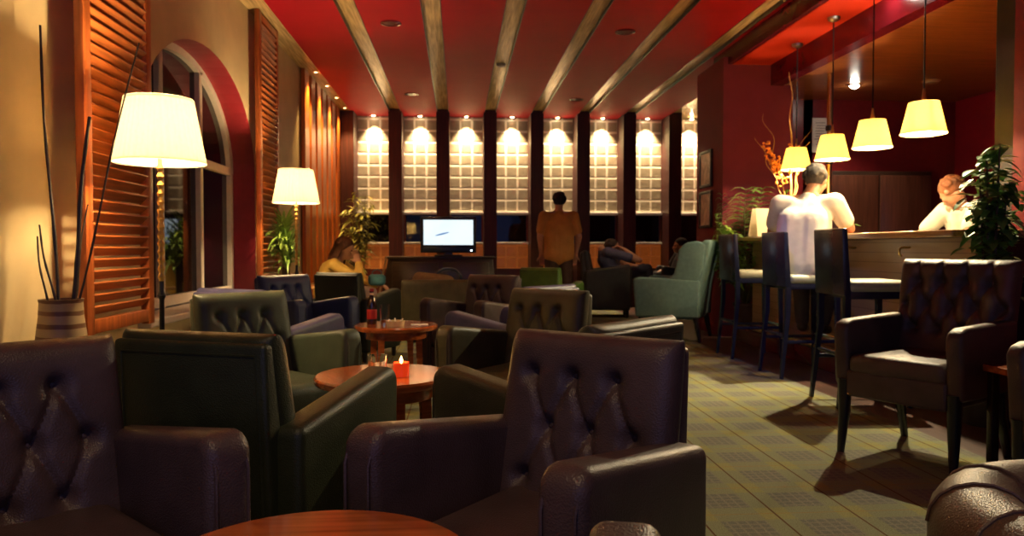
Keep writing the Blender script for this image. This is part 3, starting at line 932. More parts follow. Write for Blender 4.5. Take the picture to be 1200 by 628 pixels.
# ================================================================ left wall: shutters
def shutter(label, y0, y1, z0, z1, x, group):
    t = thing('louvre_shutter', label, 'shutter', (x, (y0+y1)/2, 0), 0, group)
    w = y1-y0; st = .075
    bm = bmesh.new()
    for s in (-1, 1): rbox(bm, (0, s*(w/2-st/2), (z0+z1)/2), (.045, st, z1-z0), .004)
    for z in (z0+.05, z1-.05): rbox(bm, (0, 0, z), (.043, w-2*st, .07), .004)
    obj('frame', bm, m_slatv, t)
    bm = bmesh.new()
    n = int((z1-z0-.2)/.058); dz = (z1-z0-.2)/n
    R = Matrix.Rotation(math.radians(-42), 3, 'Y')
    for i in range(n):
        rbox(bm, (0, 0, z0+.1+dz*(i+.5)), (.064, w-2*st+.01, .012), .003, 1, R)
    obj('slats', bm, m_slat, t)
    return t
GSH = 'tall louvred shutters on the left wall'
shutter('nearer tall orange-brown louvred shutter beside the bamboo vase', 3.70, 4.49, .56, 3.215, XL+.15, GSH)
shutter('farther tall louvred shutter right of the arched window', 7.10, 7.84, .30, 3.215, XL+.09, GSH)

# vase with bamboo canes
t = thing('floor_vase', 'tall striped cream vase holding dark canes beside the left wall', 'vase', (-1.735, 3.38, 0))
def stripes():
    m, nt, b = new_mat('striped cream ceramic'); nb = NB(nt)
    tc = nt.nodes.new('ShaderNodeTexCoord'); sp = nt.nodes.new('ShaderNodeSeparateXYZ'); nt.links.new(tc.outputs['Object'], sp.inputs[0])
    nz = nt.nodes.new('ShaderNodeTexNoise'); nz.inputs['Scale'].default_value = 6; nt.links.new(tc.outputs['Object'], nz.inputs['Vector'])
    ph = nb.m('ADD', nb.m('MULTIPLY', sp.outputs['Z'], 2*PI/.055), nb.m('MULTIPLY', nz.outputs['Fac'], 3.))
    s = nb.m('GREATER_THAN', nb.m('SINE', nb.m('ADD', ph, nb.m('MULTIPLY', sp.outputs['X'], 6))), .45)
    nt.links.new(nb.mix(s, (.42, .30, .16), (.16, .07, .03)), b.inputs['Base Color']); b.inputs['Roughness'].default_value = .45
    return m
bm = bmesh.new(); lathe(bm, [(0, 0), (.075, 0), (.095, .10), (.105, .30), (.108, .50), (.098, .62), (.088, .70), (.085, .76), (.088, .775), (.078, .775), (.075, .70), (0, .66)], n=36); obj('vase_body', bm, stripes(), t)
canes = [((-.02, .02), (-.125, .10, 1.99), .0085), ((.0, -.02), (-.10, .02, 1.10), .006), ((.03, .02), (.10, .06, 1.58), .012), ((.05, 0), (.30, .10, 1.92), .0055), ((-.05, 0), (-.12, .04, 1.05), .0055), ((.02, .05), (.02, .20, 1.20), .005)]
for (bx, by), (tx, ty, tz), r in canes:
    bm = bmesh.new(); pts = []; rd = []
    for i in range(15):
        f = i/14
        pts.append((bx+(tx-bx)*f+.006*math.sin(f*7), by+(ty-by)*f, .67+(tz-.67)*f)); rd.append(r*(1.15 if i % 4 == 0 else .92)*(1-.35*f))
    tube(bm, pts, rd, 8); obj('cane', bm, M('dark cane', (.022, .012, .008), .5, var=.3), t)

# framed pictures on the pier
m_print = M('grey print', (.72, .62, .52), .35, var=.35, nscale=14)
k0 = None
for lab, z in (('upper of two dark framed pictures on the maroon pier', 1.93), ('lower of two dark framed pictures on the maroon pier', 1.45)):
    if k0 is None:
        t = thing('picture_frame', lab, 'picture', (2.95, 8.66, z), 0, 'framed pictures on the pier')
        bm = bmesh.new()
        for sy in (-1, 1): rbox(bm, (-.015, sy*.19, 0), (.03, .035, .43), .004)
        for sz in (-1, 1): rbox(bm, (-.015, 0, sz*.2), (.03, .36, .035), .004)
        obj('frame', bm, m_black, t)
        obj('print', box((-.012, 0, 0), (.012, .36, .38)), m_print, t); k0 = t
    else: dup(k0, (2.95, 8.66, z), 0, lab)
# ================================================================ the bar
m_barfront, nt, b = new_mat('beige tiled bar front'); nb = NB(nt)
tc = nt.nodes.new('ShaderNodeTexCoord'); br = nt.nodes.new('ShaderNodeTexBrick')
mp = nt.nodes.new('ShaderNodeMapping'); mp.inputs['Rotation'].default_value = (PI/2, 0, PI/2); nt.links.new(tc.outputs['Object'], mp.inputs['Vector'])
br.inputs['Scale'].default_value = 7; br.inputs['Color1'].default_value = (.30, .19, .10, 1); br.inputs['Color2'].default_value = (.38, .25, .14, 1); br.inputs['Mortar'].default_value = (.10, .05, .03, 1)
br.inputs['Mortar Size'].default_value = .012
nt.links.new(mp.outputs[0], br.inputs['Vector']); nt.links.new(br.outputs['Color'], b.inputs['Base Color']); b.inputs['Roughness'].default_value = .3
t = thing('bar_counter', 'long bar counter with a wooden top and tiled front', 'bar counter', (0, 0, 0))
obj('countertop', box((3.26, 5.94, 1.085), (.66, 3.44, .045), .012, 3), wood('pale counter wood', (.40, .20, .08), .2, 'Y', coat=.4), t)
obj('front_panel', box((3.14, 5.94, .55), (.08, 3.38, 1.02)), m_barfront, t)
obj('inner_panel', box((3.46, 5.94, .53), (.06, 3.38, 1.06)), m_darkwood, t)
for y in (4.28, 7.6): obj('end_panel', box((3.30, y, .53), (.28, .06, 1.06)), m_darkwood, t)
obj('kick_step', box((3.03, 5.94, .08), (.14, 3.38, .16), .01), m_darkred, t)
for y in (4.9, 5.6, 6.3, 7.0):
    bm = bmesh.new(); tube(bm, [(3.10, y, 1.0), (3.04, y, 1.0), (3.025, y, .985), (3.025, y, .955), (3.04, y, .94)], .008, 8); obj('bag_hook', bm, m_brass, t)
bm = bmesh.new(); tube(bm, [(2.90, 4.4, .20), (2.90, 7.55, .20)], .018, 10)
for y in (4.6, 5.6, 6.6, 7.4): tube(bm, [(2.90, y, .2), (3.0, y, .14)], .012, 8)
obj('foot_rail', bm, m_brass, t)
m_card = shade_mat('thin white card', (.92, .88, .74), (1, 1, 1), 0.0)
o = thing('menu_card', 'bright white upright menu card on the counter left of the seated man', 'menu card', (3.16, 7.42, 1.1075), .3)
bm = box((0, 0, .15), (.26, .004, .29), 0, 1, Matrix.Rotation(-.12, 3, 'X')); obj('front_leaf', bm, m_card, o)
bm = box((0, .10, .15), (.26, .004, .29), 0, 1, Matrix.Rotation(.22, 3, 'X')); obj('rear_leaf', bm, m_card, o)

# gold post, back cabinet, posters behind the bar
t = thing('brass_post', 'slim brass post standing behind the seated man', 'post', (3.88, 7.55, 0))
bm = bmesh.new(); tube(bm, [(0, 0, 0), (0, 0, 2.82)], .028, 12); obj('shaft', bm, m_brass, t)
bm = bmesh.new(); lathe(bm, [(0, 0), (.07, 0), (.07, .02), (.03, .05)], n=20); obj('base', bm, m_brass, t)
bm = bmesh.new()
for z in (1.9, 2.25): lathe(bm, [(.028, z-.03), (.04, z-.02), (.04, z+.02), (.028, z+.03)], n=16)
obj('collar', bm, m_black, t)
t = thing('wall_notice', 'white printed notice on the dark wall behind the bar', 'notice', (4.02, 8.87, 1.78 + .62))
bm = box((.42, 0, -.02), (.20, .012, .42)); obj('sheet', bm, M('notice paper', (.62, .56, .5), .5, var=.06), t)
bm = bmesh.new()
for i in range(9): rbox(bm, (.42+random.uniform(-.012, .012), -.0075, .13-.033*i), (random.uniform(.09, .14), .002, .009))
obj('printed_lines', bm, M('grey ink', (.2, .18, .18), .6), t)
t = thing('back_bar_cabinet', 'tall dark wooden cabinet against the wall behind the bar', 'cabinet', (4.95, 8.64, 0))
obj('body', box((0, 0, .95), (1.3, .40, 1.9), .01), m_darkwood, t)
for s in (-1, 1):
    d = obj('door', box((s*.325, -.205, .95), (.62, .02, 1.8), .006), wood('brown door wood', (.06, .02, .012), .3), t)
    bm = bmesh.new(); tube(bm, [(s*.05, -.23, .95), (s*.05, -.23, 1.15)], .008, 8); obj('handle', bm, m_brass, d)

# ================================================================ plants
def leaf(bm, base, dirv, L, W, droop, n=4, up=None):
    d = Vector(dirv).normalized(); side = d.cross(Vector((0, 0, 1)))
    side = side.normalized() if side.length > .05 else Vector((1, 0, 0))
    nrm = side.cross(d)
    p = Vector(base); prev = None
    for i in range(n+1):
        f = i/n
        w = W*math.sin(PI*min(.98, .08+.92*f))**.8*.5
        c = p+d*L*f+Vector((0, 0, -droop*L*f*f))
        row = [bm.verts.new(c-side*w+nrm*w*.25), bm.verts.new(c), bm.verts.new(c+side*w+nrm*w*.25)]
        if prev:
            bm.faces.new((prev[0], prev[1], row[1], row[0])); bm.faces.new((prev[1], prev[2], row[2], row[1]))
        prev = row
def leafmat(name, col):
    return M(name, col, .4, var=.45, nscale=14)
def pot(t, r=.15, h=.3, mat=None):
    bm = bmesh.new(); lathe(bm, [(0, 0), (r*.75, 0), (r, h), (r*1.08, h), (r*1.08, h-.03), (r*1.0, h-.03), (r*.9, h-.05), (0, h-.05)], n=28)
    obj('pot', bm, mat or M('terracotta pot', (.22, .08, .04), .6), t)
    bm = bmesh.new(); lathe(bm, [(0, h-.045), (r*.9, h-.045)], n=20); obj('soil', bm, M('potting soil', (.02, .013, .008), .9, bump=.5, bscale=60), t)
# grass-like plant
t = thing('dracaena_plant', 'potted plant with long thin green leaves behind the far floor lamp', 'plant', (-1.735, 7.44, 0))
pot(t, .12, .32)
bm = bmesh.new(); st_ = bmesh.new()
rnd = random.Random(3)
for s in range(5):
    a = rnd.uniform(0, 6.28); r = rnd.uniform(.02, .08); x, y, h = r*math.cos(a), r*math.sin(a), rnd.uniform(.95, 1.30)
    tube(st_, [(x, y, .27), (x*1.3, y*1.3, h)], [.016, .012], 8)
    for k in range(70):
        b_ = rnd.uniform(0, 6.28); e = rnd.uniform(.3, 2.2)
        leaf(bm, (x*1.3, y*1.3, h-rnd.uniform(0, .18)), (math.cos(b_)*.8, math.sin(b_)*.8, e), rnd.uniform(.24, .42), .030, rnd.uniform(.2, .9), 5)
for v in bm.verts: v.co.x = min(.15, max(v.co.x, -.10+.02*(v.co.y % .1))); v.co.y = max(-.22, min(v.co.y, .14))
obj('foliage', bm, leafmat('dracaena leaf', (.20, .32, .06)), t); obj('stems', st_, M('plant stem', (.10, .07, .03), .7), t)
# bamboo-like plant near the TV
t = thing('bamboo_plant', 'airy yellow-green bamboo plant left of the television', 'plant', (-1.52, 11.3, 0))
pot(t, .18, .36); bm = bmesh.new(); st_ = bmesh.new(); rnd = random.Random(5)
for s in range(9):
    a = rnd.uniform(0, 6.28); r = .09*rnd.random(); x, y = r*math.cos(a), r*math.sin(a); h = rnd.uniform(1.1, 1.95)
    lx, ly = x+rnd.uniform(-.22, .20), y+rnd.uniform(-.2, .2)
    tube(st_, [(x, y, .3), ((x+lx)/2, (y+ly)/2, h*.6), (lx, ly, h)], [.010, .008, .004], 6)
    for k in range(60):
        f = rnd.uniform(.35, 1); b_ = rnd.uniform(0, 6.28)
        p = (x+(lx-x)*f, y+(ly-y)*f, .3+(h-.3)*f)
        leaf(bm, p, (math.cos(b_), math.sin(b_), rnd.uniform(-.1, .7)), rnd.uniform(.12, .22), .036, rnd.uniform(.2, .7), 4)
obj('foliage', bm, leafmat('bamboo leaf', (.36, .38, .10)), t); obj('stems', st_, M('bamboo stem', (.16, .14, .04), .6), t)
# leafy plant by the bar end
t = thing('ficus_plant', 'dense dark green leafy plant at the right end of the bar', 'plant', (3.0, 3.98, 0))
pot(t, .17, .40, M('black pot', (.02, .02, .02), .4)); bm = bmesh.new(); st_ = bmesh.new(); rnd = random.Random(8)
for s in range(7):
    a = s*.9; x, y = .05*math.cos(a), .05*math.sin(a); tx, ty, h = .07*math.cos(a), .07*math.sin(a), rnd.uniform(1.25, 1.60)
    tube(st_, [(x, y, .34), (tx*.5, ty*.5, .9), (tx, ty, h)], [.012, .009, .004], 6)
    for k in range(60):
        f = rnd.uniform(.38, 1.0); b_ = rnd.uniform(0, 6.28)
        p = (x+(tx-x)*f+rnd.uniform(-.05, .05), y+(ty-y)*f+rnd.uniform(-.05, .05), .34+(h-.34)*f)
        leaf(bm, p, (math.cos(b_), math.sin(b_), rnd.uniform(-.5, .6)), rnd.uniform(.07, .115), .055, rnd.uniform(.1, .7), 4)
obj('foliage', bm, leafmat('ficus leaf', (.10, .22, .035)), t); obj('stems', st_, M('ficus stem', (.08, .05, .03), .7), t)
# fern-like plant behind the bar end
t = thing('palm_plant', 'bushy dark green palm between the pier and the bar', 'plant', (3.10, 7.83, 0))
pot(t, .12, .40, M('brown pot', (.06, .03, .02), .5)); bm = bmesh.new(); st_ = bmesh.new(); rnd = random.Random(4)
for s in range(34):
    a = rnd.uniform(0, 6.28); e = rnd.uniform(.9, 3.5); d = Vector((math.cos(a), math.sin(a)*.5, e)).normalized(); L = rnd.uniform(.9, 1.6)
    pts = [Vector((0, 0, .36))+d*L*f+Vector((0, 0, -.25*f*f)) for f in (0, .25, .5, .75, 1)]
    tube(st_, pts, [.008, .007, .006, .004, .002], 6)
    for k in range(16):
        f = .3+.7*k/15; i = min(3, int(f*4)); p = pts[i].lerp(pts[i+1], f*4-i)
        for sg in (-1, 1):
            s_ = d.cross(Vector((0, 0, 1))).normalized()*sg
            leaf(bm, p, (s_+d*.6), rnd.uniform(.16, .28), .058, rnd.uniform(.3, .8), 3)
for b_ in (bm, st_):
    for v in b_.verts: v.co.y = min(v.co.y, .20); v.co.x = max(v.co.x, -.30)
obj('foliage', bm, leafmat('palm leaf', (.20, .34, .05)), t); obj('fronds', st_, M('palm stem', (.08, .10, .03), .6), t)
# vase with curly branches and dried orange flowers on the counter
t = thing('flower_vase', 'vase of curly branches and dried orange flowers on the far end of the bar', 'vase', (3.42, 7.46, 1.1075))
bm = bmesh.new(); lathe(bm, [(0, 0), (.06, 0), (.075, .10), (.05, .26), (.045, .32), (.055, .36), (.047, .36), (.038, .30), (0, .28)], n=28); obj('vase_body', bm, M('brown glazed vase', (.10, .045, .02), .25), t)
rnd = random.Random(21)
brs = [((.0, -.02), (.02, .05, 1.70), .013), ((-.02, 0), (-.36, .0, 1.02), .006), ((0, .02), (-.26, .05, 1.28), .006), ((.02, 0), (.16, -.02, .98), .008), ((.01, .01), (.22, .08, 1.16), .005)]
for i, ((bx, by), (tx, ty, tz), r) in enumerate(brs):
    pts = []; rd = []
    for k in range(30):
        f = k/29; am = .035*f
        pts.append((bx+(tx-bx)*f+am*math.sin(f*17+i), by+(ty-by)*f+am*math.cos(f*15+i*2), .3+(tz-.3)*f)); rd.append(r*(1-.65*f))
    bm = bmesh.new(); tube(bm, pts, rd, 7); obj('branch', bm, M('pale branch', (.55, .30, .10), .6, var=.3), t)
for (tx, ty, tz, w) in ((-.17, -.02, .84, .055), (.01, -.03, .95, .055), (-.27, 0, .97, .04)):
    bm = bmesh.new()
    sx = -.06 if tx < -.05 else 0
    for k in range(60):
        f = rnd.random(); c = (tx*(.55+.45*f)+rnd.uniform(-w, w), ty+rnd.uniform(-w, w), tz-.30*(1-f)+rnd.uniform(-.02, .02))
        ball(bm, c, rnd.uniform(.010, .020), 6, (1, 1, .7))
    o = obj('dried_flowers', bm, M('dried orange petals', (.78, .28, .04), .6, var=.5, nscale=30), t)
    r_ = o.modifiers.new('Remesh', 'REMESH'); r_.mode = 'VOXEL'; r_.voxel_size = .006
# ================================================================ people
m_skin = M('skin', (.46, .23, .13), .5, var=.08, nscale=12)
def remesh(o, vox, it=6):
    r = o.modifiers.new('Remesh', 'REMESH'); r.mode = 'VOXEL'; r.voxel_size = vox; r.use_smooth_shade = True
    s = o.modifiers.new('Smooth', 'SMOOTH'); s.factor = .5; s.iterations = it
    return o

def hand(bm, w, d, nrm, s=1., curl=.5, thumb=1):
    """palm, four bent fingers of unequal length, thumb from the side of the palm"""
    w = Vector(w); d = Vector(d).normalized(); nrm = Vector(nrm); nrm = (nrm-d*nrm.dot(d)).normalized(); sd = d.cross(nrm)*thumb
    for k in (-.028, -.010, .010, .028):
        capsule(bm, w+sd*k*.7, .016*s, w+d*.085*s+sd*k, .013*s, 8)
    for k, L in ((.030, .068), (.010, .078), (-.010, .072), (-.030, .056)):
        p = w+d*.088*s+sd*k*1.05; a = curl; dd = d
        for j, (f, r) in enumerate(((.45, .0095), (.32, .0088), (.23, .008))):
            dd = (d*math.cos(a)+nrm*math.sin(a)); q = p+dd*L*f*s
            capsule(bm, p, r*s, q, (r-.0006)*s, 7); p = q; a += curl*.8
    p = w+d*.025*s+sd*.026; q = p+(sd*.8+d*.6+nrm*.25).normalized()*.045*s; r = q+(d*.85+sd*.25+nrm*.4).normalized()*.032*s
    capsule(bm, p, .014*s, q, .0105*s, 8); capsule(bm, q, .0105*s, r, .009*s, 8)

def person(name, label, J, shirt, trousers, haircol, look, hair='short', sleeve='short', shoe=(.02, .015, .012), up=(0, 0, 1), vox=.010, girth=1.0, skin=None, curl=.5):
    """J: joints in world space; look: where the face points"""
    J = {k: Vector(v) for k, v in J.items()}
    base = Vector((J['pelvis'].x, J['pelvis'].y, 0))
    t = thing(name, label, 'person', base)
    for k in J: J[k] = J[k]-base
    g = girth
    look = Vector(look).normalized(); up = Vector(up); up = (up-look*up.dot(look)).normalized(); sd = look.cross(up)
    R = Matrix((sd, look, up)).transposed()
    def H(x, y, z): return J['head']+R @ Vector((x, y, z))
    bm = bmesh.new()
    # head: skull, jaw, nose, brow, lips, ears
    ball(bm, H(0, -.008, .022), .088, 20, (.86, 1.06, 1.02), R.to_4x4().to_3x3())
    ball(bm, H(0, .028, -.045), .062, 16, (.88, .95, 1.0), R)
    ball(bm, H(0, .058, -.085), .026, 12, (1.1, .9, .8), R)
    capsule(bm, H(0, .090, .005), .009, H(0, .108, -.030), .014, 10)
    for s in (-1, 1):
        ball(bm, H(s*.030, .076, .018), .017, 10, (1.25, .8, .55), R)
        ball(bm, H(s*.014, .100, -.034), .009, 8)
        ball(bm, H(s*.080, -.008, -.008), .026, 10, (.32, .75, 1.15), R)
        ball(bm, H(s*.040, .060, -.025), .026, 10)
    ball(bm, H(0, .088, -.058), .016, 10, (1.6, .8, .42), R); ball(bm, H(0, .085, -.070), .015, 10, (1.4, .8, .45), R)
    neck = J['neck']
    capsule(bm, H(0, -.02, -.05), .054, neck, .058, 14)
    ch, pe = J['chest'], J['pelvis']
    cs = (J['rsho']-J['lsho']).normalized()
    cf = cs.cross((neck-pe).normalized())
    # torso
    capsule(bm, neck, .06, ch+(neck-ch)*.3, .09*g)
    for s in (-1, 1):
        capsule(bm, ch+cs*s*.065*g, .10*g, pe+cs*s*.055*g, .105*g)
        capsule(bm, neck-(neck-ch)*.15, .05, (J['rsho'] if s > 0 else J['lsho']), .055*g)
    for s in 'lr':
        sh, el, wr = J[s+'sho'], J[s+'elb'], J[s+'wri']
        capsule(bm, sh, .056*g, el, .040*g); capsule(bm, el, .040*g, wr, .027)
        hd = J.get(s+'hand', wr+(wr-el))
        n = J.get(s+'palm', Vector((0, 0, -1))+base)-base if (s+'palm') in J else Vector((0, 0, -1))
        hand(bm, wr, hd-wr, n, 1., curl, 1 if s == 'l' else -1)
        hp, kn, an = J[s+'hip'], J[s+'kne'], J[s+'ank']
        capsule(bm, hp, .086*g, kn, .056*g); capsule(bm, kn, .055, kn.lerp(an, .35), .055); capsule(bm, kn.lerp(an, .3), .055, an, .036)
        to = J[s+'toe']
        capsule(bm, an, .036, to, .026)
    body = remesh(obj('body', bm, skin or m_skin, t), vox)
    # eyes
    # shirt
    bm = bmesh.new()
    capsule(bm, ch-cf*.012, .122*g, pe-cf*.012-(ch-pe)*.12, .138*g); capsule(bm, ch-cf*.012, .122*g, neck-(neck-ch)*.25, .075*g)
    for s in (-1, 1):
        capsule(bm, ch+cs*s*.068*g, .117*g, pe+cs*s*.066*g-(ch-pe)*.10, .128*g)
        capsule(bm, ch+(neck-ch)*.62+cs*s*.02, .062, (J['rsho'] if s > 0 else J['lsho']), .072*g)
        capsule(bm, ch+cs*s*.07, .105*g, ch+(neck-ch)*.45+cs*s*.06, .085*g)
    for s in 'lr':
        sh, el, wr = J[s+'sho'], J[s+'elb'], J[s+'wri']
        if sleeve == 'short': capsule(bm, sh, .071*g, sh.lerp(el, .68), .064*g)
        else: capsule(bm, sh, .071*g, el, .054*g); capsule(bm, el, .054*g, el.lerp(wr, .9), .042)
    lathe_c = neck+(neck-ch)*.02
    m_s = M(name+' shirt cloth '+label[:12], shirt, .75, var=.12, nscale=10, bump=.35, bscale=16)
    remesh(obj('shirt', bm, m_s, t), .012, 4)
    bm = bmesh.new()
    for s in (-1, 1): ball(bm, pe+cs*s*.06*g, .118*g, 14)
    for s in 'lr':
        hp, kn, an = J[s+'hip'], J[s+'kne'], J[s+'ank']
        capsule(bm, hp, .100*g, kn, .070*g); capsule(bm, kn, .070*g, kn.lerp(an, .93), .056)
    remesh(obj('trousers', bm, M(name+' trouser cloth '+label[:12], trousers, .8, var=.12, nscale=12, bump=.2, bscale=20), t), .013, 4)
    for s in 'lr':
        an, to = J[s+'ank'], J[s+'toe']
        bm = bmesh.new(); capsule(bm, an-(Vector((0, 0, .018)) if J[s+'ank'].z > .1 else Vector((0, 0, .0))), .046, to, .037); remesh(obj('shoe', bm, M('shoe leather', shoe, .35), t), .010, 3)
    bm = bmesh.new()
    ball(bm, H(0, -.020, .035), .098, 22, (.89, 1.03, 1.0), R)
    bmesh.ops.bisect_plane(bm, geom=bm.verts[:]+bm.edges[:]+bm.faces[:], plane_co=H(0, .052, .045), plane_no=R @ Vector((0, .80, -.60)), clear_outer=True)
    bmesh.ops.bisect_plane(bm, geom=bm.verts[:]+bm.edges[:]+bm.faces[:], plane_co=H(0, 0, -.085), plane_no=R @ Vector((0, .1, -1)), clear_outer=True)
    bmesh.ops.holes_fill(bm, edges=[e for e in bm.edges if e.is_boundary])
    rr = random.Random(7)
    for k in range(60):
        a = rr.uniform(PI, 2*PI); e = rr.uniform(-.1, 1.2)
        p = Vector((.086*math.cos(a)*math.cos(e), -.02+.098*math.sin(a)*math.cos(e), .035+.094*math.sin(e)))
        capsule(bm, H(*p), .016, H(p.x*1.03, p.y*1.05-.008, p.z-.025), .010, 6)
    if hair == 'long':
        for k in range(46):
            a = rr.uniform(PI*.92, 2*PI*1.04); p = Vector((.084*math.cos(a), -.02+.09*math.sin(a), .02))
            q = Vector((p.x*1.15, p.y*1.1-.02, -.10)); r_ = Vector((p.x*1.25, p.y*1.15-.02, -.20-.03*rr.random()))
            capsule(bm, H(*p), .020, H(*q), .018, 6); capsule(bm, H(*q), .018, H(*r_), .009, 6)
    remesh(obj('hair', bm, M(name+' hair '+label[:12], haircol, .75, var=.5, nscale=25, stretch=(1, 1, .25), bump=.6, bscale=60), t), .008, 2)
    for s in (-1, 1):
        bm = bmesh.new(); ball(bm, H(s*.030, .084, .008), .0105, 12)
        obj('eye', bm, m_eye, t)
    return t
m_eye = M('dark eye', (.03, .02, .015), .15, var=.02)

# man on the bar stool, turned away along the counter
def posed(o, f, pts):
    """joints given as (right, forward, up) about a spot o, for a body facing f"""
    f = Vector((f[0], f[1], 0)).normalized(); r = Vector((f.y, -f.x, 0))
    return {k: Vector(o)+r*v[0]+f*v[1]+Vector((0, 0, v[2])) for k, v in pts.items()}
J = posed((2.70, 5.66, 0), (.62, .78), dict(
    pelvis=(0, -.02, .88), chest=(0, .05, 1.20), neck=(.02, .14, 1.415), head=(.05, .22, 1.535),
    lsho=(-.20, .10, 1.35), lelb=(-.29, .22, 1.13), lwri=(-.10, .40, 1.17), lhand=(0, .46, 1.17),
    rsho=(.21, .11, 1.35), relb=(.30, .22, 1.15), rwri=(.22, .44, 1.15), rhand=(.18, .54, 1.15),
    lhip=(-.10, 0, .87), lkne=(-.10, .38, .80), lank=(-.06, .28, .37), ltoe=(-.06, .38, .33),
    rhip=(.10, 0, .87), rkne=(.16, .36, .80), rank=(.10, .26, .37), rtoe=(.12, .36, .33)))
person('person', 'man in a white short-sleeved shirt sitting on the middle bar stool', J,
    (.80, .76, .66), (.05, .04, .045), (.045, .034, .026), (.72, .62, -.25), girth=1.12)
# bartender leaning over behind the counter
person('person', 'bartender in a white shirt bending over behind the bar', dict(
    pelvis=(4.40, 5.92, .95), chest=(4.22, 5.86, 1.16), neck=(4.10, 5.82, 1.34), head=(4.02, 5.80, 1.45),
    lsho=(4.14, 5.66, 1.31), lelb=(3.98, 5.55, 1.10), lwri=(3.78, 5.62, 1.06),
    rsho=(4.12, 6.02, 1.31), relb=(3.96, 6.12, 1.10), rwri=(3.78, 6.0, 1.06),
    lhip=(4.40, 5.82, .92), lkne=(4.32, 5.80, .50), lank=(4.36, 5.80, .08), ltoe=(4.22, 5.79, .04),
    rhip=(4.40, 6.02, .92), rkne=(4.32, 6.04, .50), rank=(4.36, 6.04, .08), rtoe=(4.22, 6.05, .04)),
    (.82, .76, .62), (.02, .02, .025), (.22, .08, .03), (-.30, .85, -.85), girth=1.1)
# man standing with his back to us
person('person', 'man in a mustard T-shirt standing with his back to us before the windows', dict(
    pelvis=(1.36, 10.0, .94), chest=(1.36, 10.0, 1.27), neck=(1.36, 10.01, 1.49), head=(1.37, 10.04, 1.625),
    lsho=(1.16, 10.0, 1.42), lelb=(1.10, 9.97, 1.14), lwri=(1.13, 10.06, .90), lpalm=(1.36+1, 10.0, 0),
    rsho=(1.56, 10.0, 1.42), relb=(1.63, 9.97, 1.14), rwri=(1.60, 10.06, .90), rpalm=(1.36-1, 10.0, 0),
    lhip=(1.27, 10.0, .90), lkne=(1.25, 10.0, .49), lank=(1.24, 9.98, .08), ltoe=(1.22, 10.12, .04),
    rhip=(1.45, 10.0, .90), rkne=(1.47, 10.0, .49), rank=(1.49, 9.98, .08), rtoe=(1.51, 10.12, .04)),
    (.46, .22, .045), (.045, .02, .015), (.012, .010, .010), (0.05, 1, 0), girth=1.1)
# man reclining in the black armchair, arm behind his head
person('person', 'man in a blue-grey T-shirt reclining in the black armchair, elbow raised', dict(
    pelvis=(2.30, 10.66, .60), chest=(2.14, 10.66, .82), neck=(2.08, 10.66, .98), head=(2.24, 10.62, 1.00),
    lsho=(2.13, 10.86, .94), lelb=(2.45, 10.90, .76), lwri=(2.62, 10.74, .72), lhand=(2.70, 10.70, .72),
    rsho=(2.13, 10.46, .94), relb=(2.56, 10.34, .82), rwri=(2.36, 10.46, .98), rhand=(2.30, 10.52, 1.02),
    lhip=(2.32, 10.76, .58), lkne=(2.72, 10.78, .70), lank=(2.80, 10.80, .20), ltoe=(2.94, 10.81, .10),
    rhip=(2.32, 10.56, .58), rkne=(2.72, 10.52, .70), rank=(2.82, 10.50, .22), rtoe=(2.95, 10.49, .10)),
    (.075, .085, .16), (.02, .022, .04), (.03, .02, .014), (.9, -.2, .12))
# woman in yellow, head resting on her hand
person('person', 'woman with long brown hair in a yellow top resting her head on her hand', dict(
    pelvis=(-1.40, 7.98, .54), chest=(-1.34, 7.95, .76), neck=(-1.26, 7.92, .88), head=(-1.18, 7.90, .98),
    lsho=(-1.26, 8.10, .82), lelb=(-1.02, 8.10, .66), lwri=(-.86, 8.00, .60), lhand=(-.78, 7.96, .59),
    rsho=(-1.27, 7.74, .82), relb=(-1.00, 7.70, .66), rwri=(-1.03, 7.78, .84), rhand=(-1.06, 7.82, .92), rpalm=(-2.4, 7.98, 0),
    lhip=(-1.38, 8.08, .52), lkne=(-.94, 8.10, .52), lank=(-.88, 8.10, .10), ltoe=(-.74, 8.10, .05),
    rhip=(-1.38, 7.88, .52), rkne=(-.94, 7.86, .52), rank=(-.90, 7.86, .10), rtoe=(-.76, 7.84, .05)),
    (.55, .34, .06), (.62, .50, .40), (.10, .035, .015), (.9, -.25, -.28), hair='long', sleeve='long', girth=.92)
t = thing('wooden_armchair', 'pale wooden armchair under the woman in yellow', 'chair', (-1.40, 7.96, 0), face(1, -.02))
obj('seat', box((0, 0, .40), (.50, .50, .06), .02, 3), M('tan seat cloth', (.36, .22, .08), .7), t)
m_pale = wood('pale chair wood', (.55, .30, .10), .35)
bm = bmesh.new(); prism(bm, [(.22, .40), (.30, .74), (.33, .74), (.26, .40)], 'X', -.25, .25, .012); obj('backrest', bm, m_pale, t)
for s in (-1, 1):
    bm = bmesh.new(); prism(bm, [(.24, .58), (.24, .61), (-.26, .60), (-.26, .57)], 'X', s*.25, s*.30, .008); obj('arm', bm, m_pale, t)
    for y in (-.23, .23):
        bm = bmesh.new(); tube(bm, [(s*.272, y, .58), (s*.265, y*1.04, 0)], [.020, .016], 8); obj('leg', bm, m_pale, t)
# blue bag on the woman's knees
t = thing('handbag', 'teal blue cloth bag on the knees of the woman in yellow', 'bag', (-.86, 7.94, .595)); t.scale = (.7, .7, .7)
bm = box((0, 0, .09), (.26, .16, .17), .06, 4); obj('bag_body', bm, M('teal bag cloth', (.05, .20, .24), .7, var=.2), t)
bm = bmesh.new(); tube(bm, [(-.08, 0, .16), (-.06, 0, .22), (0, 0, .25), (.06, 0, .22), (.08, 0, .16)], .008, 8); obj('bag_strap', bm, M('teal strap', (.03, .12, .15), .6), t)
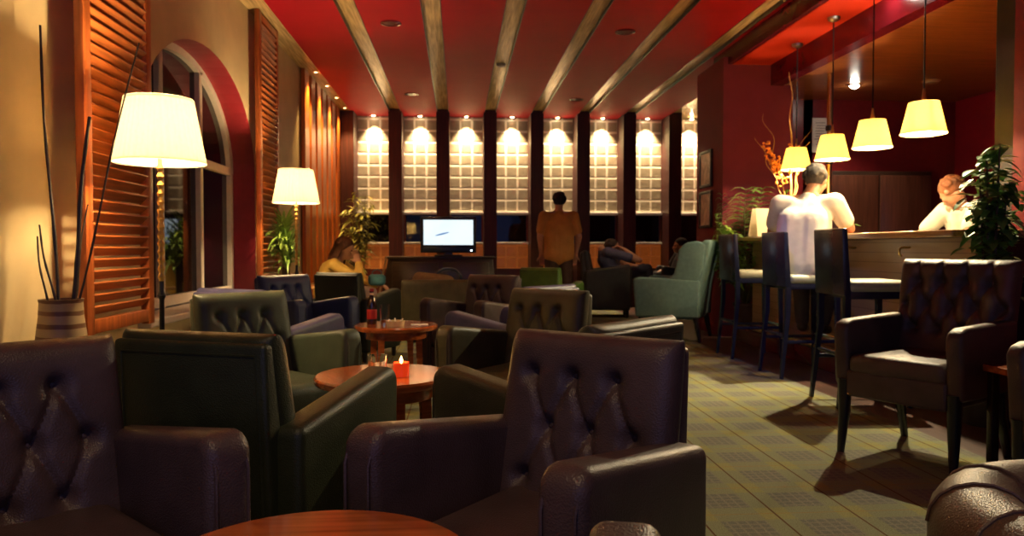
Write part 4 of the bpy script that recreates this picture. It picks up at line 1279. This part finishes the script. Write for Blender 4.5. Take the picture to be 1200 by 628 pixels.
# dark-haired person in the black chair behind the wing chair
person('person', 'dark-haired person sitting behind the teal wing chair, only the hair showing', dict(
    pelvis=(3.40, 11.35, .54), chest=(3.47, 11.35, .76), neck=(3.49, 11.35, .92), head=(3.44, 11.35, 1.02),
    lsho=(3.47, 11.17, .88), lelb=(3.35, 11.11, .66), lwri=(3.16, 11.21, .62),
    rsho=(3.47, 11.53, .88), relb=(3.35, 11.59, .66), rwri=(3.16, 11.49, .62),
    lhip=(3.35, 11.25, .54), lkne=(3.02, 11.19, .56), lank=(3.05, 11.19, .10), ltoe=(2.93, 11.19, .05),
    rhip=(3.35, 11.45, .54), rkne=(3.02, 11.51, .56), rank=(3.05, 11.51, .10), rtoe=(2.93, 11.51, .05)),
    (.02, .02, .025), (.02, .02, .025), (.012, .009, .008), (-1, 0, 0))
# ================================================================ light, world, camera
for y in (9.6, 10.4, 11.2, 12.0):      # small warm downlights washing the wood panelling
    light('SPOT', 'panel wash spot', (XL+.16, y, CEIL-.03), 75, (1, .58, .20), .03, (0, math.radians(-4), 0), math.radians(80), .8)
k0 = None
for y in (9.6, 10.4, 11.2, 12.0):
    if k0 is None:
        t = thing('panel_spot', 'small recessed spot above the orange wood panelling', 'ceiling light', (XL+.16, y, CEIL), 0, 'recessed spots over the wood panelling')
        bm = bmesh.new(); lathe(bm, [(.026, 0), (.040, 0), (.040, -.006), (.026, -.010)], n=20); obj('trim_ring', bm, m_brass, t)
        bm = bmesh.new(); ball(bm, (0, 0, -.002), .024, 10, (1, 1, .4)); obj('bulb', bm, emission('panel spot glow', (1, .6, .25), 6), t); k0 = t
    else: dup(k0, (XL+.16, y, CEIL), 0, 'small recessed spot above the orange wood panelling')
# added blue fill behind the camera for dusk glow, plus two added warm overhead spots
light('AREA', 'blue fill light', (.4, -2.1, 1.7), 3.2, (.34, .36, 1.0), 3.2, (PI/2, 0, 0))
for (x, y, en) in ((-.25, .35, 34), (-.25, 4.6, 16)):
    light('SPOT', 'added fill spot', (x, y, CEIL+.03), en, (1, .66, .36), .04, (math.radians(8), 0, 0), math.radians(85), .8)
light('SPOT', 'blue accent spot', (1.307, 4.2, CEIL+.03), 26, (.05, .14, 1), .03, (V(2.45, 5.5, .78)-V(1.307, 4.2, CEIL+.03)).to_track_quat('-Z', 'Y').to_euler(), math.radians(30), .8)
light('SPOT', 'added fill spot', (2.084, 6.2, CEIL+.03), 10, (1, .85, .62), .04, (V(2.4, 8.0, .6)-V(2.084, 6.2, CEIL+.03)).to_track_quat('-Z', 'Y').to_euler(), math.radians(36), .8)  # added fill for the teal wing chair
light('SPOT', 'added fill spot', (2.084, 9.2, CEIL+.03), 22, (1, .70, .42), .04, (V(2.35, 10.6, .8)-V(2.084, 9.2, CEIL+.03)).to_track_quat('-Z', 'Y').to_euler(), math.radians(34), .8)  # added fill on the reclining man
s_ = light('SPOT', 'added fill spot', (1.307, 3.6, CEIL+.03), 24, (1, .78, .55), .04, None, math.radians(22), .8)  # added fill on the seated man's back
s_.rotation_euler = (V(2.72, 5.7, 1.25)-V(1.307, 3.6, CEIL+.03)).to_track_quat('-Z', 'Y').to_euler()
w = bpy.data.worlds.new('dusk'); SC.world = w; w.use_nodes = True
nt = w.node_tree; bg = nt.nodes['Background']
bg.inputs['Color'].default_value = (.16, .20, .50, 1); bg.inputs['Strength'].default_value = .22
cam = bpy.data.cameras.new('camera'); co = bpy.data.objects.new('camera', cam); COL.objects.link(co)
F = 870.0
cam.sensor_fit = 'HORIZONTAL'; cam.sensor_width = 36; cam.lens = 36*F/1200
co.location = (0, 0, 1.0)
yaw = math.atan(63/F); pit = math.atan(24/math.hypot(F, 63))
co.rotation_euler = (PI/2-pit, 0, -yaw)
cam.clip_start = .02; cam.clip_end = 100
cam.dof.use_dof = True; cam.dof.focus_distance = 2.0; cam.dof.aperture_fstop = 5.6
SC.camera = co
vs = SC.view_settings
vs.view_transform = 'Standard'; vs.look = 'None'; vs.gamma = 1; vs.exposure = 1.5; vs.use_curve_mapping = False
SC.cycles.use_denoising = True
SC.cycles.max_bounces = 8; SC.cycles.diffuse_bounces = 4; SC.cycles.transparent_max_bounces = 8
SC.cycles.sample_clamp_indirect = 6
